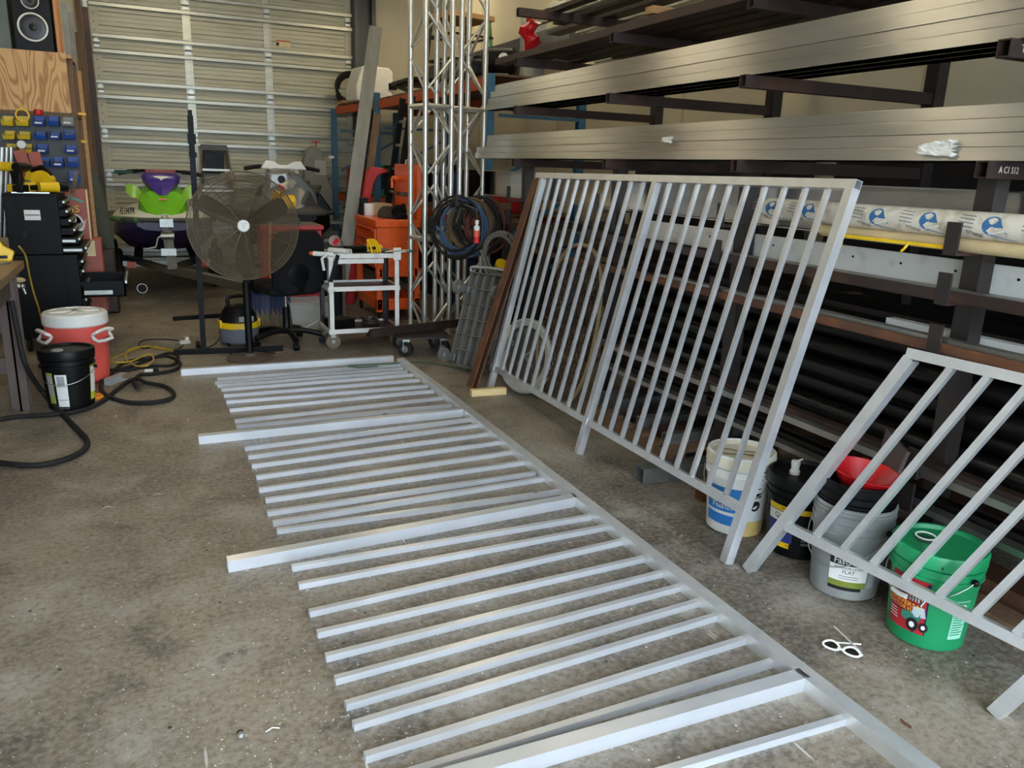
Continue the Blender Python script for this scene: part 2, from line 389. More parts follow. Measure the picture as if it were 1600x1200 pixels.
part(d1, MB().bb(lb.x-.10, lb.x+.12, DY-.005, DY-.001, lb.z-.045, lb.z+.045), 'warning_label', mat('label_cream', (214, 196, 150), .6), w=True)
part(d1, MB().bb(lb.x-.09, lb.x-.05, DY-.007, DY-.004, lb.z-.035, lb.z+.01), 'label_symbol', blk_plastic, w=True)
part(d1, MB().bb(lb.x-.10, lb.x+.12, DY-.007, DY-.004, lb.z+.025, lb.z+.045), 'label_band', orange_rack, w=True)
part(d1, MB().bb(DX0-.05, DX1+.05, DY+.062, DY+.075, 0, DZ+.2), 'light_block_sheet', door_m, w=True)  # unseen sheet added behind the sections to block sky light at their joints
# ceiling lamps: fluorescent troffers hung under the ceiling
lamp_m, N, L, B = node_mat('lit_tube'); B.inputs['Emission Color'].default_value = (*LAMP_COL, 1); B.inputs['Emission Strength'].default_value = LAMP_STRENGTH; B.inputs['Base Color'].default_value = (.9, .9, .9, 1)
ordn = ('nearest', 'second', 'third', 'farthest')
for i, y in enumerate((1.6, 4.7, 7.7, 11.0)):
    for j, x in enumerate((.3, 3.4)):
        if j and i == 0: continue
        t = thing('ceiling_lamp', f'{ordn[i]} fluorescent ceiling lamp over the '+('racks' if j else 'middle of the floor'), 'lamp', (x, y, 4.0), 0, 'fluorescent ceiling lamps')
        part(t, MB().bb(-.65, .65, -.16, .16, .03, .07).cyl((-.5, 0, .07), (-.5, 0, ZC-4.0), .006, 6).cyl((.5, 0, .07), (.5, 0, ZC-4.0), .006, 6), 'housing', white_paint)
        for dy in (-.09, .09): part(t, MB().cyl((-.6, dy, 0), (.6, dy, 0), .02, 10), 'tube', lamp_m)
# ------------------------------------------------------------------ loose fence laid out on the floor
NUM = ['first', 'second', 'third', 'fourth', 'fifth', 'sixth', 'seventh', 'eighth', 'ninth', 'tenth', 'eleventh']
def lay(name, Lp, Rp, w, h, label, cat, group):
    a = F(*Lp); b = F(*Rp); d = (b-a).normalized(); n = V(-d.y, d.x, 0)
    off = n*(w/2)+V(0, 0, h/2)
    return solo(MB().htube(a+off, b+off, w, h, .0025), name, alum, label, cat, group, smooth=0)
G1 = 'loose fence pieces laid out on the floor'
posts = [((283.5, 587.4), (615, 565.5)), ((311.5, 694.8), (724, 650.8)), ((357.5, 895), (902, 791.5)), ((640, 1262), (1262.5, 1078.5))]
plab = ['far end', 'second', 'third', 'nearest']
for (l, r), q in zip(posts, plab): lay('fence_post', l, r, .05, .05, f'{q} loose square aluminium fence post lying on the floor', 'post', G1)
bays = [([(340, 596.4), (336.6, 602.4), (340.5, 606), (346.5, 612), (350.4, 621.6), (354, 631.5), (359.4, 644.4), (367.5, 661.5), (370, 670.5)],
         [(626, 573), (630, 578.5), (637, 583.5), (645.6, 588.6), (656, 597), (669, 606.6), (679.5, 614.2), (694, 625), (706.6, 637)], 'far'),
        ([(383.4, 705), (388.5, 718.8), (394, 733), (401, 750.6), (405.6, 770.7), (415.5, 787), (418, 807.6), (427.5, 823.5), (433.5, 835.5)],
         [(736, 659.5), (747, 668.5), (764, 682), (780, 695.5), (802, 710.5), (821, 727), (837, 744.4), (852, 752.5), (879, 772.6)], 'middle'),
        ([(457, 894), (467.5, 922), (484.6, 965.4), (497, 998.4), (510.4, 1035.6), (525, 1071.6), (541.6, 1111.8), (553.6, 1143.6), (571.6, 1194), (590, 1236)],
         [(927, 812.5), (948.4, 829.6), (976, 851.5), (1011, 878.5), (1040, 901.6), (1068, 923.3), (1099, 946.5), (1127.5, 969), (1173.4, 1005), (1217, 1041)], 'near'),
        ([(700, 1318)], [(1331, 1131)], 'last')]
for ls, rs, bn in bays:
    for i, (l, r) in enumerate(zip(ls, rs)):
        lb = f'{NUM[i]} loose aluminium picket from the far side of the {bn} bay on the floor' if bn != 'last' else 'loose aluminium picket on the floor beyond the nearest post'
        lay('fence_picket', l, r, .024, .024, lb, 'picket', G1)
solo(MB().htube((1.845, .55, .025), (1.842, 5.28, .025), .06, .05, .003), 'fence_rail', alum_weld, 'long loose aluminium bottom rail along the picket ends on the floor', 'rail', G1, smooth=0)
solo(MB().htube((1.842, 5.29, .027), (1.822, 6.24, .025), .052, .05, .003), 'fence_rail', alum_weld, 'short far length of loose aluminium rail beside the far end post', 'rail', G1, smooth=0)
# ------------------------------------------------------------------ leaning welded panels
def panel(name, label, f0, f1, v0, v1, tb0, tb1, tt, post_s, pick_s, psz, pk, rh, group):
    """f0,f1 feet of end posts; v0,v1 their lean vectors; tb,tt bottom/top rail positions along the lean"""
    t = thing(name, label, 'fence', (f0+f1)/2, 0, group)
    P = lambda s, k: f0.lerp(f1, s)+v0.lerp(v1, s)*k
    tb = lambda s: tb0+(tb1-tb0)*s
    al = (f1-f0).normalized(); nrm = al.cross(v0).normalized()
    for s in post_s: part(t, MB().htube(P(s, 0), P(s, tt), psz, psz, .003, nrm), 'post', alum_weld, w=True, smooth=0)
    ex = psz/2/(f1-f0).length
    ss = sorted(post_s); up = v0.normalized()
    for i in range(len(ss)-1): part(t, MB().htube(P(ss[i]+ex, tb(ss[i])), P(ss[i+1]-ex, tb(ss[i+1])), rh, rh, .003, up), 'bottom_rail', alum_weld, w=True, smooth=0)
    part(t, MB().htube(P(ss[0], tt)-al*(psz*.55)+up*rh*.5, P(ss[-1], tt)+al*.10+up*rh*.5, rh, rh*1.02, .003, up), 'top_rail', alum_weld, w=True, smooth=0)
    hb = rh/2/v0.length
    for s in pick_s:
        pc = part(t, MB().htube(P(s, tb(s)+hb), P(s, tt), pk, pk, .002, nrm), 'picket', alum_weld, w=True, smooth=0)
        part(pc, MB().ball(P(s, tb(s)+hb)-nrm*pk*.4, .009, 6), 'weld_bead', galv, w=True); part(pc, MB().ball(P(s, tt)-nrm*pk*.4, .008, 6), 'weld_bead', galv, w=True)
    return t, P
f0, f1 = V(2.15, 2.42, 0), V(2.25, 5.31, 0); v0, v1 = V(.425, 0, 1.57), V(.37, 0, 1.545)
sm = .487
ps = [sm*(i+1)/11 for i in range(10)]+[sm+(1-sm)*(i+1)/11 for i in range(10)]
pan, PP = panel('picket_fence', 'tall welded aluminium picket fence panel with two bays leaning on the storage rack', f0, f1, v0, v1, .15, .10, 1, [0, sm, 1], ps, .042, .020, .037, 'leaning fence panels')
f0, f1 = V(2.2, 2.334, 0), V(2.31, 1.304, 0); v0 = V(.257, -.404, .995)
ps = [.145+.122*i for i in range(7)]
panel('picket_fence', 'short raked aluminium stair rail panel leaning in front of the grey and green buckets', f0, f1, v0, v0, .245, .245, 1, [0, 1], ps, .043, .024, .036, 'leaning fence panels')
# ------------------------------------------------------------------ cantilever storage rack on the right
XT = 2.69; AYS = [1.965, 3.30, 4.58, 6.01]; ZA = dict(a=2.765, b=2.41, c=2.055, d=1.657)
rk = thing('cantilever_rack', 'brown steel cantilever stock rack along the right wall', 'rack', (3.4, 3.9, 0))
for i, y in enumerate(AYS):
    part(rk, MB().htube((4.02, y, 0), (4.02, y, 3.4), .08, .08, .005, (1, 0, 0)), 'upright', steel_dk, w=True, smooth=0)
    part(rk, MB().htube((2.86, y+.065, 0), (2.86, y+.065, ZA['d']-.03), .075, .075, .005, (1, 0, 0)), 'front_upright', steel_dk, w=True, smooth=0)
    for k, z in ZA.items():
        part(rk, MB().htube((XT, y, z), (4.0, y, z), .05, .06, .005), 'arm', rust2, w=True, smooth=0)
    for z in (1.355, 1.17, .975, .475, .335):
        a = part(rk, MB().bar((XT, y+.065, z), (3.75, y+.065, z), .05, .012), 'hook_arm', rust2, w=True, smooth=0)
        part(a, MB().bb(XT-.004, XT+.006, y+.037, y+.093, z-.006, z+.115), 'stop_plate', steel_dk, w=True, smooth=0)
for k, (x, z) in enumerate(((4.02, .25), (4.02, 3.2))): part(rk, MB().bar((x, AYS[0], z), (x, AYS[-1], z), .05, .05), 'back_tie', steel_dk, w=True)
chalk = mat('chalk', (190, 180, 172), .9)
part(rk, text_mb('A C1 S12', .034, frame((XT+.11, AYS[0]-.0255, ZA['d']), (1, 0, 0), (0, 0, 1)), sx=.8), 'chalk_marking', chalk, w=True)
part(rk, text_mb('T4 L', .036, frame((XT+.09, AYS[0]-.0255, ZA['c']), (1, 0, 0), (0, 0, 1))), 'chalk_marking', chalk, w=True)
# aluminium tube stacks
def stack(z0, nl, ends, nm, d=.0485):
    for i in range(nl):
        for j in range(3):
            y1 = ends[i]-(.0 if j == 0 else (.13 if j == 1 else .05)); x = XT+.035+j*(.106)+(.0, .006, .002, .007)[i]
            c = z0+d*(i+.5)
            lb = f'long bright aluminium tube, {NUM[i]} layer from the bottom of the {nm} stack, '+('front row', 'second row', 'third row')[j]
            solo(MB().htube((x+.05, -.9, c), (x+.05, y1, c), .1, d-.0004, .003), 'aluminium_tube', alum_y, lb, 'tube', f'aluminium tubes of the {nm} stack', smooth=40, bev=.0035)
stack(ZA['c']+.03, 4, [6.69, 6.66, 6.60, 6.52], 'upper')
stack(ZA['d']+.03, 4, [6.93, 6.90, 6.66, 6.66], 'lower')
def stock(mb, name, m, label, cat, group=None, **k): return solo(mb, name, m, label, cat, group, **k)
# scraps of clear tape / film on the stacks
film = mat('crumpled_film', (226, 224, 214), .3, 0, .1, 30)
def scrap(c, ry, rz, label, name='tape_scrap'):
    mb = MB(); c = V(c); n = 9; random.seed(int(ry*1e4)); vs = []; fs = []
    for i in range(n):
        for j in range(n):
            vs.append(c+V(-.003-random.random()*.008, (i/(n-1)-.5)*ry*(1 if j % 2 else .8)+random.uniform(-.01, .01), (j/(n-1)-.5)*rz*(1-.5*i/n)+random.uniform(-.004, .004)))
    for i in range(n-1):
        for j in range(n-1): fs.append((i*n+j, i*n+j+1, (i+1)*n+j+1, (i+1)*n+j))
    off = V(.004, 0, 0); k = len(vs); vs += [p+off for p in vs]; fs += [tuple(q+k for q in f[::-1]) for f in fs]
    solo(mb.add(vs, fs), name, film, label, 'tape', smooth=0)
p = AX(1465, 232, XT+.03); scrap(p, .17, .065, 'crumpled clear tape wrapped on the lower tube stack')
p = AX(1043, 218, XT+.03); scrap(p, .11, .04, 'torn white tape scrap on the middle of the lower tube stack')
# row b: brown steel channels, row a: mixed bars and lumber
gB = 'brown steel bars on the second arm row'; zb = ZA['b']+.03
for i, (x, w, h, y0, y1) in enumerate(((2.74, .10, .05, -.6, 6.55), (2.87, .09, .075, -.6, 6.3), (3.0, .10, .04, -.4, 5.9), (3.14, .12, .06, -.6, 6.4), (3.30, .10, .10, .2, 5.6))):
    stock(MB().chan((x, y0, zb), (x, y1, zb), w, h, .006), 'steel_channel', rust2, f'{NUM[i]} brown steel channel from the aisle on the second arm row', 'steel bar', gB, smooth=0)
za = ZA['a']+.03; gA = 'mixed bars on the top arm row'
for i, (x, w, h, y0, y1, m, nm, ds) in enumerate(((2.80, .05, .05, 1.2, 5.6, alum_old, 'aluminium_angle', 'dull aluminium angle'), (2.90, .03, .03, .5, 5.9, galv, 'galvanised_bar', 'thin galvanised bar'), (2.98, .08, .04, .5, 6.3, rust2, 'steel_channel', 'brown steel channel'), (3.12, .05, .05, .8, 6.9, galv, 'galvanised_tube', 'galvanised square tube'), (3.24, .10, .04, .2, 6.5, rust2, 'steel_channel', 'wide brown steel channel'), (3.42, .14, .03, .2, 7.0, steel_dk, 'flat_bar', 'wide dark flat bar'), (3.62, .05, .05, .2, 6.8, galv, 'galvanised_tube', 'rear galvanised tube'))):
    stock(MB().htube((x+w/2, y0, za+h/2), (x+w/2, y1, za+h/2), w, h, .004), nm, m, f'{ds} on the top arm row near the ceiling, {NUM[i]} from the aisle', 'metal bar', gA, smooth=0)
for i, (y, z) in enumerate(((4.5, zb+.13), (3.6, zb+.13))):
    pass
solo(MB().box((3.0, 4.05, zb+.10), (.09, 1.5, .045)), 'lumber_board', wood_dk, 'weathered wooden board lying over the brown steel channels', 'board', bev=.003)
solo(MB().box((3.12, 4.45, zb+.145), (.42, .09, .045)).box((3.02, 4.30, zb+.145), (.1, .1, .045)) if False else MB().box((3.08, 4.55, zb+.145), (.30, .09, .045)), 'lumber_block', wood, 'short pale wooden block across the top of the weathered board', 'board', bev=.003)
# tall aluminium channel and paper wrapped rolls on the first hook row
z1 = 1.361
solo(MB().chan((2.99, -.5, z1), (2.99, 7.2, z1), -.055, .225, .006), 'aluminium_channel', alum_y, 'wide aluminium channel standing on edge behind the paper wrapped roll', 'channel', smooth=0)
solo(MB().htube((3.02, 2.55, z1+.09), (3.02, 6.2, z1+.09), .045, .18, .004), 'aluminium_box_tube', alum_y, 'aluminium box tube lying behind the wide channel', 'tube', smooth=0)
# paper with printed blue drops
paper, N, L, B = node_mat('printed_wrapping_paper')
tcn = N.new('ShaderNodeTexCoord').outputs['Object']
colp = mixc(N, L, ramp(N, L, noise(N, L, tcn, 14, 6, .6), .45, .7), hexc(214, 206, 188), hexc(176, 162, 136))
L.new(colp, B.inputs['Base Color']); B.inputs['Roughness'].default_value = .75
blue_ink = mat('blue_print', (52, 104, 150), .7, 0, .06); grey_ink = mat('grey_print', (120, 118, 122), .8)
RX, RZ, RR = 2.757, z1+.052+.048, .050
roll = thing('paper_wrapped_roll', 'long roll wrapped in white paper printed with blue drops', 'roll', (RX, 1.6, RZ-RR))
part(roll, MB().cyl((RX, -.4, RZ), (RX, 3.08, RZ+.0), RR, 24), 'wrapper', paper, w=True)
def wrapM(y0, z): return None
def on_roll(pts, y0, a0):    # flat print wrapped on the roll: u along -Y, v around
    vs = []
    for u, v in pts:
        a = a0+v/RR; vs.append((RX-math.cos(a)*(RR+.0012), y0-u, RZ+math.sin(a)*(RR+.0012)))
    return vs
def drop_poly():
    pts = []
    for i in range(18): t = PI*.12+i/17*PI*1.40; pts.append((.036*math.cos(t), .036*math.sin(t)))
    pts += [(.045, -.046), (.092, -.056), (.062, -.028), (.042, .0)]
    return pts
for i, y in enumerate((3.02, 2.78, 2.40, 2.16, 1.90, 1.66)):
    pl = drop_poly(); vs = on_roll([(0, 0)]+pl, y, .10); n = len(pl)
    part(roll, MB().add(vs, [(0, k+1, (k+1) % n+1) for k in range(n)]), 'blue_drop_print', blue_ink, w=True, smooth=0)
    part(roll, MB().add(on_roll([(-.006, .020), (-.002, .020), (.022, -.012), (.018, -.014), (-.03, -.036), (-.028, -.040), (.052, -.016), (.050, -.012)], y, .10), [(0, 1, 2, 3), (4, 5, 6, 7)]), 'drop_mark', white_paper, w=True, smooth=0)
    tb = MB(); 
    src = text_mb('cristal', .026, Matrix.Identity(4), 0)
    vs = on_roll([(q[0]+q[1]*0-.03, q[1]*1.0-.03+q[0]*-.3) for q in src.v], y, .05); 
    vs = [(x-.0008, yy+.035, z) for x, yy, z in vs]
    part(roll, MB().add(vs, src.f), 'brand_print', blk_plastic, w=True, smooth=0)
    for k in range(4):
        part(roll, MB().add(on_roll([(-.13, .035-k*.014), (-.07, .030-k*.014), (-.07, .026-k*.014), (-.13, .031-k*.014)], y, .15), [(0, 1, 2, 3)]), 'print_line', grey_ink, w=True, smooth=0)
tan_paper = mat('tan_paper', (196, 174, 130), .7, 0, .12, 12)
solo(MB().cyl((2.752, -.4, z1+.026), (2.752, 2.72, z1+.026), .026, 18), 'tan_wrapped_roll', tan_paper, 'thin tan paper wrapped roll under the printed roll', 'roll')
yc = thing('bar_clamp', 'long yellow bar clamp lying in front of the tan roll', 'clamp', (2.715, 2.3, z1))
part(yc, MB().bar((2.715, 2.07, z1+.014), (2.715, 2.60, z1+.014), .012, .013), 'bar', yellow, w=True)
part(yc, MB().bb(2.70, 2.73, 2.575, 2.60, z1-.035, z1+.03), 'jaw', yellow, w=True, bev=.003)
part(yc, MB().sweep([(2.715, 2.23, z1+.02), (2.70, 2.235, z1-.005), (2.70, 2.25, z1-.02)], .005, 6), 'trigger', yellow, w=True)
# hook rows two and three
z2 = 1.176
ws = thing('perforated_strip', 'long white steel strip with a row of round holes behind the rack upright', 'strip', (2.93, 1.5, z2))
part(ws, MB().bb(2.915, 2.93, -.4, 4.4, z2, z2+.14), 'strip', white_paint, w=True)
for i in range(14): part(ws, MB().cyl((2.912, .6+i*.26, z2+.095), (2.916, .6+i*.26, z2+.095), .0055, 8), 'hole', blk_metal, w=True)
gH = 'bars on the lower hook rows'
def bars(rows):
    for (nm, m, x, w, h, z, y0, y1, ty, lb) in rows:
        mb = MB()
        if ty == 'h': mb.htube((x, y0, z+h/2), (x, y1, z+h/2), w, h, .003)
        elif ty == 'a': mb.ang((x-w/2, y1, z), (x-w/2, y0, z), -w, h, .006)
        elif ty == 'b': mb.bar((x, y0, z+h/2), (x, y1, z+h/2), w, h)
        else: mb.pipe((x, y0, z+w/2), (x, y1, z+w/2), w/2, 16)
        stock(mb, nm, m, lb, 'pipe' if ty == 'p' else 'metal bar', gH, smooth=40 if ty == 'p' else 0)
bars([('angle_iron', rust2, 2.735, .07, .045, z2, -.5, 4.8, 'a', 'rust brown angle iron at the front of the second hook row'),
      ('flat_bar', steel_dk, 2.735, .05, .018, z2+.008, -.5, 5.2, 'b', 'dark flat bar resting inside the rust brown angle iron'),
      ('square_tube', blk_pipe, 2.78, .03, .045, z2, -.5, 5.4, 'h', 'black square tube behind the rust brown angle iron'),
      ('flat_bar', alum_old, 2.738, .055, .02, z2+.027, -.5, 3.4, 'b', 'dull aluminium flat bar on top of the dark flat bar'),
      ('angle_iron', rust, 2.735, .065, .04, .981, -.5, 5.6, 'a', 'orange rust angle iron at the front of the third hook row'),
      ('square_tube', rust2, 2.785, .032, .034, .981, -.5, 4.9, 'h', 'brown square tube behind the orange rust angle iron'),
      ('aluminium_angle', alum_old, 2.735, .06, .022, .9885, -.5, 5.0, 'b', 'aluminium flat bar on the orange rust angle iron'),
      ('aluminium_tube', alum_old, 2.74, .05, .025, 1.011, -.5, 3.9, 'h', 'aluminium rectangular tube on the third hook row'),
      ('white_tube', white_paint, 2.94, .05, .05, .981, .3, 2.45, 'h', 'white square tube behind the upright on the third hook row')])
zz = .481
k = 0
adj = ['thick', 'glossy', 'dull', 'scratched', 'long', 'short', 'dented', 'smooth', 'dusty', 'stained', 'slim', 'heavy', 'rear', 'hidden']
for lay_, (z, xs) in enumerate(((.481, (2.935, 3.04, 3.15, 3.26)), (.575, (2.985, 3.095, 3.205)), (.668, (2.935+.01, 3.04, 3.15)), (.765, (2.99, 3.09)), (.86, (3.02,)))):
    for j, x in enumerate(xs):
        r = .095 if j % 2 == 0 else .088
        bars([('black_pipe', blk_pipe, x, r, r, z, -.5+.1*j, 5.2-.35*((lay_*2+j) % 4), 'p', f'{adj[k % 14]} black pipe, {NUM[j]} from the aisle in the {NUM[lay_]} layer of the pipe pile')]); k += 1
bars([('aluminium_tube', alum_old, 2.73, .05, .03, .481, -.5, 5.2, 'h', 'aluminium rectangular tube at the front of the fourth hook row'),
      ('angle_iron', rust2, 2.785, .05, .05, .481, -.5, 4.4, 'h', 'brown square tube beside the aluminium tube on the fourth hook row'),
      ('aluminium_tube', alum_old, 2.735, .06, .025, .341, -.5, 4.9, 'h', 'lowest aluminium tube at the front of the fifth hook row'),
      ('square_tube', blk_pipe, 2.80, .05, .05, .341, -.5, 4.6, 'h', 'black square tube on the fifth hook row'),
      ('flat_bar', rust2, 3.05, .25, .02, .341, -.5, 4.7, 'b', 'wide brown flat bar on the fifth hook row'),
      ('flat_bar', steel_dk, 3.33, .2, .04, .341, -.5, 4.9, 'b', 'dark plank of steel at the back of the fifth hook row'),
      ('flat_bar', steel_dk, 3.3, .3, .03, .981, -.5, 5.9, 'b', 'dark steel plank at the back of the third hook row'),
      ('flat_bar', steel_dk, 3.3, .45, .03, z2, -.5, 5.9, 'b', 'dark steel plank at the back of the second hook row'),
      ('flat_bar', steel_dk, 3.45, .35, .03, z1, -.5, 5.9, 'b', 'dark steel plank at the back of the first hook row')])
# dark steel sheets leaning on the wall behind, added to darken the rack gaps
dks = mat('dark_sheet_steel', (48, 47, 50), .35, .5, .3, 2)
for i, (y0, y1, h) in enumerate(((-.6, 1.75, 1.75), (1.9, 4.2, 1.9), (4.4, 6.7, 1.75))):
    solo(MB().add([(4.19, y0, 0), (4.19, y1, 0), (4.30, y1, h), (4.30, y0, h), (4.20, y0, 0), (4.20, y1, 0), (4.31, y1, h), (4.31, y0, h)], [(0, 1, 2, 3), (7, 6, 5, 4), (0, 4, 5, 1), (3, 2, 6, 7), (0, 3, 7, 4), (1, 5, 6, 2)]), 'steel_sheet', dks, ('nearest', 'middle', 'far')[i]+' dark steel sheet leaning on the wall, added to darken the gaps behind the rack', 'sheet', 'steel sheets behind the rack', smooth=0)
# stock on the floor under the rack
gF = 'offcuts on the floor under the rack'
pl = thing('pallet', 'weathered wooden pallet on the floor under the rack', 'pallet', (3.1, 3.9, 0))
for x in (2.62, 3.0, 3.38): part(pl, MB().bb(x-.04, x+.04, 3.42, 4.5, .0, .09), 'stringer', wood_dk, w=True)
for i in range(7): part(pl, MB().bb(2.57, 3.43, 3.42+i*.158, 3.42+i*.158+.11, .091, .112), 'deck_board', wood_dk, w=True)
for i, (x, y, w, h, z, ln, m, nm, lb) in enumerate(((3.0, 3.55, .06, .06, .113, .8, galv, 'square_tube', 'galvanised square tube offcut at the near end of the pallet'), (3.0, 3.68, .09, .05, .113, .75, rust2, 'steel_channel', 'brown steel offcut on the pallet'), (3.02, 3.83, .07, .07, .113, .82, galv, 'square_tube', 'galvanised tube offcut in the middle of the pallet'), (3.02, 3.98, .12, .04, .113, .78, steel_dk, 'flat_bar', 'dark flat offcut on the pallet'), (3.03, 4.14, .06, .10, .113, .8, alum_old, 'box_tube', 'aged aluminium box tube offcut on the pallet'), (3.03, 4.31, .10, .09, .113, .8, galv, 'steel_box_tube', 'galvanised box tube at the far end of the pallet'))):
    solo(MB().htube((x-ln/2, y, z+h/2), (x+ln/2, y, z+h/2), w, h, .004), nm, m, lb, 'offcut', gF, smooth=0)
p = F(1010, 757)
solo(MB().htube((p.x-.02, p.y+.05, .045), (p.x+.42, p.y+.02, .045), .10, .085, .004), 'steel_box_tube', galv, 'galvanised box tube sticking out towards the aisle under the fence panel', 'offcut', gF, smooth=0)
solo(MB().htube((2.45, 3.02, .03), (3.1, 2.98, .03), .055, .055, .004), 'steel_tube', rust, 'rusty tube end beside the white bucket', 'offcut', gF, smooth=0)
solo(MB().cyl((2.62, 1.2, .05), (2.62, 2.9, .05), .045, 14) if False else MB().bar((2.82, -.2, .03), (2.82, 2.9, .03), .12, .05), 'timber_plank', wood_dk, 'brown timber plank on the floor behind the buckets', 'board', bev=.004)
solo(MB().bar((3.0, -.2, .05), (3.0, 3.2, .05), .16, .1), 'steel_beam', rust, 'rusty steel beam on the floor at the back of the rack', 'beam', smooth=0)
# ------------------------------------------------------------------ buckets
def rad(z, h=.36, r0=.128, r1=.146): return r0+(r1-r0)*min(1, z/(h*.72))
class Bucket:
    def __init__(s, label, c, body, lid=None, h=.36, rings=2, group='buckets beside the rack', name='bucket', open_top=False, r0=.128, r1=.146):
        s.c = V(c[0], c[1], c[2] if len(c) > 2 else 0); s.h = h; s.r0 = r0; s.r1 = r1
        s.th = math.atan2(-s.c.y, -s.c.x)                    # direction facing the aisle
        s.t = thing(name, label, 'bucket', s.c, s.th+PI/2, group)
        pf = [(r0-.008, 0), (r0, .006), (r1, h*.72)]
        for k in range(rings):
            z = h*(.74+.09*k); pf += [(r1, z), (r1+.009, z+.003), (r1+.009, z+.010), (r1+.001, z+.013)]
        pf += [(r1+.002, h-.012), (r1+.007, h-.008), (r1+.007, h)]
        if lid: pf = pf[:-1]+[(r1+.006, h-.016), (0, h-.016)]
        elif open_top: pf += [(r1-.002, h), (r1-.004, h*.70), (rad(h*.3, h, r0, r1)-.005, h*.3), (0, h*.3-.001)]
        part(s.t, MB().lathe(pf, n=40), 'body', body)
        if lid:
            part(s.t, MB().lathe([(r1+.0075, h-.045), (r1+.011, h-.043), (r1+.012, h-.004), (r1+.008, h+.006), (r1-.004, h+.006), (r1-.010, h-.008), (0, h-.008), (0, h-.012), (r1-.012, h-.012), (r1+.0075, h-.045)], n=40), 'lid', lid)
    def r(s, z): return rad(z, s.h, s.r0, s.r1)
    def patch(s, a0, a1, z0, z1, m, name, off=.0012, slant=0., n=14, label=None):
        vs = []; fs = []
        for i in range(n+1):
            a = math.radians(a0+(a1-a0)*i/n)
            for z in (z0, z1):
                zz = z+slant*(i/n-.5); rr = s.r(zz)+off; vs.append((math.sin(a)*rr, -math.cos(a)*rr, zz))
        for i in range(n): fs.append((2*i, 2*i+2, 2*i+3, 2*i+1))
        return part(s.t, MB().add(vs, fs), name, m, label=label)
    def poly(s, pts, a, z, m, name, off=.0022):               # flat polygon wrapped on the wall (x right, y up, metres)
        vs = []
        for x, y in [(sum(p[0] for p in pts)/len(pts), sum(p[1] for p in pts)/len(pts))]+list(pts):
            rr = s.r(z+y)+off; q = math.radians(a)+x/rr; vs.append((math.sin(q)*rr, -math.cos(q)*rr, z+y))
        n = len(pts); part(s.t, MB().add(vs, [(0, i+1, (i+1) % n+1) for i in range(n)]), name, m)
    def text(s, tx, a, z, size, m, off=.0026, sx=1., rot=0.):
        R = Matrix.Rotation(math.radians(a), 4, 'Z'); rr = s.r(z)+off
        tm = text_mb(tx, size, Matrix.Identity(4), 0, None, sx)
        vs = []
        c, sn = math.cos(rot), math.sin(rot)
        for x, y, zz in tm.v:
            x, y = x*c-y*sn, x*sn+y*c
            rr = s.r(z+y)+off+zz; q = math.radians(a)+x/rr; vs.append((math.sin(q)*rr, -math.cos(q)*rr, z+y))
        part(s.t, MB().add(vs, tm.f), 'lettering', m, smooth=0)
    def bail(s, z, drop, a=90, grip=True, side=-1):
        pts = []
        for i in range(17):
            q = PI*i/16; rr = s.r1+.014; x = math.cos(q)*rr; y = -math.sin(q)*rr
            pts.append((x, y, z-drop*math.sin(q)))
        R = Matrix.Rotation(math.radians(a-90), 4, 'Z'); pts = [R @ V(p) for p in pts]
        b = part(s.t, MB().sweep(pts, .0022, 6), 'bail_wire', galv)
        for p in (pts[0], pts[-1]): part(s.t, MB().ball(p*.985, .013, 8), 'bail_lug', blk_plastic)
        if grip: part(b, MB().sweep(pts[7:10], .009, 8), 'grip', white_plastic)
def ring_poly(r, n=20, sx=1): return [(r*sx*math.cos(2*PI*i/n), r*math.sin(2*PI*i/n)) for i in range(n)]
wbuck = mat('stained_white_plastic', (222, 221, 214), .45, 0, .05, 6, rgb2=(196, 186, 158), cover=.28, sharp=.12)
blue_lab = mat('blue_label', (44, 120, 190), .5, 0, .08, 8, rgb2=(198, 210, 216), cover=.22, sharp=.05)
stain = mat('yellow_stain', (214, 184, 112), .6, 0, .15, 20)
blk_ink = mat('black_ink', (16, 16, 18), .6)
wht_ink = mat('white_ink', (232, 232, 228), .6)
b = Bucket('dirty white plastic bucket with torn blue label behind the leaning fence post', (2.43, 2.715), wbuck, mat('stained_white_lid', (214, 206, 182), .5, 0, .06, 8, rgb2=(168, 150, 104), cover=.35), rings=4, h=.37)
b.patch(-62, 10, .05, .10, blue_lab, 'label_band', slant=-.006)
b.patch(-62, 14, .115, .235, blue_lab, 'label')
b.text('Rack', -22, .15, .065, wht_ink); b.text('pro', -45, .21, .022, wht_ink)
b.patch(22, 70, .0, .075, stain, 'stain', off=.0010)
b.poly(ring_poly(.026), 38, .155, blk_ink, 'warning_mark'); b.poly([(-.017, -.012), (.003, -.014), (.012, .004), (-.004, .0)], 38, .155, wht_ink, 'warning_figure', .0034)
b.poly([(-.016, .0), (.02, .0), (.02, .025), (-.016, .022)], 40, .195, blk_ink, 'warning_text_block'); b.poly([(-.010, .006), (.004, .006), (.004, .010), (-.010, .010)], 40, .195, wht_ink, 'warning_text', .0034)
b.poly([(-.012, 0), (.014, 0), (.014, .005), (-.012, .005)], 40, .238, blk_ink, 'warning_heading')
b.bail(.31, .16, 75, grip=False)
part(b.t, MB().sweep([(-.06+.05*math.cos(t*.7), .0+.035*math.sin(t*.7), .364) for t in range(9)]+[(.05+.05*math.cos(t*.7), .01+.03*math.sin(t*.7), .364) for t in range(9)], .0025, 6), 'dried_drip', mat('dried_paint', (110, 90, 50), .6))
b = Bucket('black oil bucket with yellow and blue label and white pour spout', (2.542, 2.424), blk_plastic, blk_plastic)
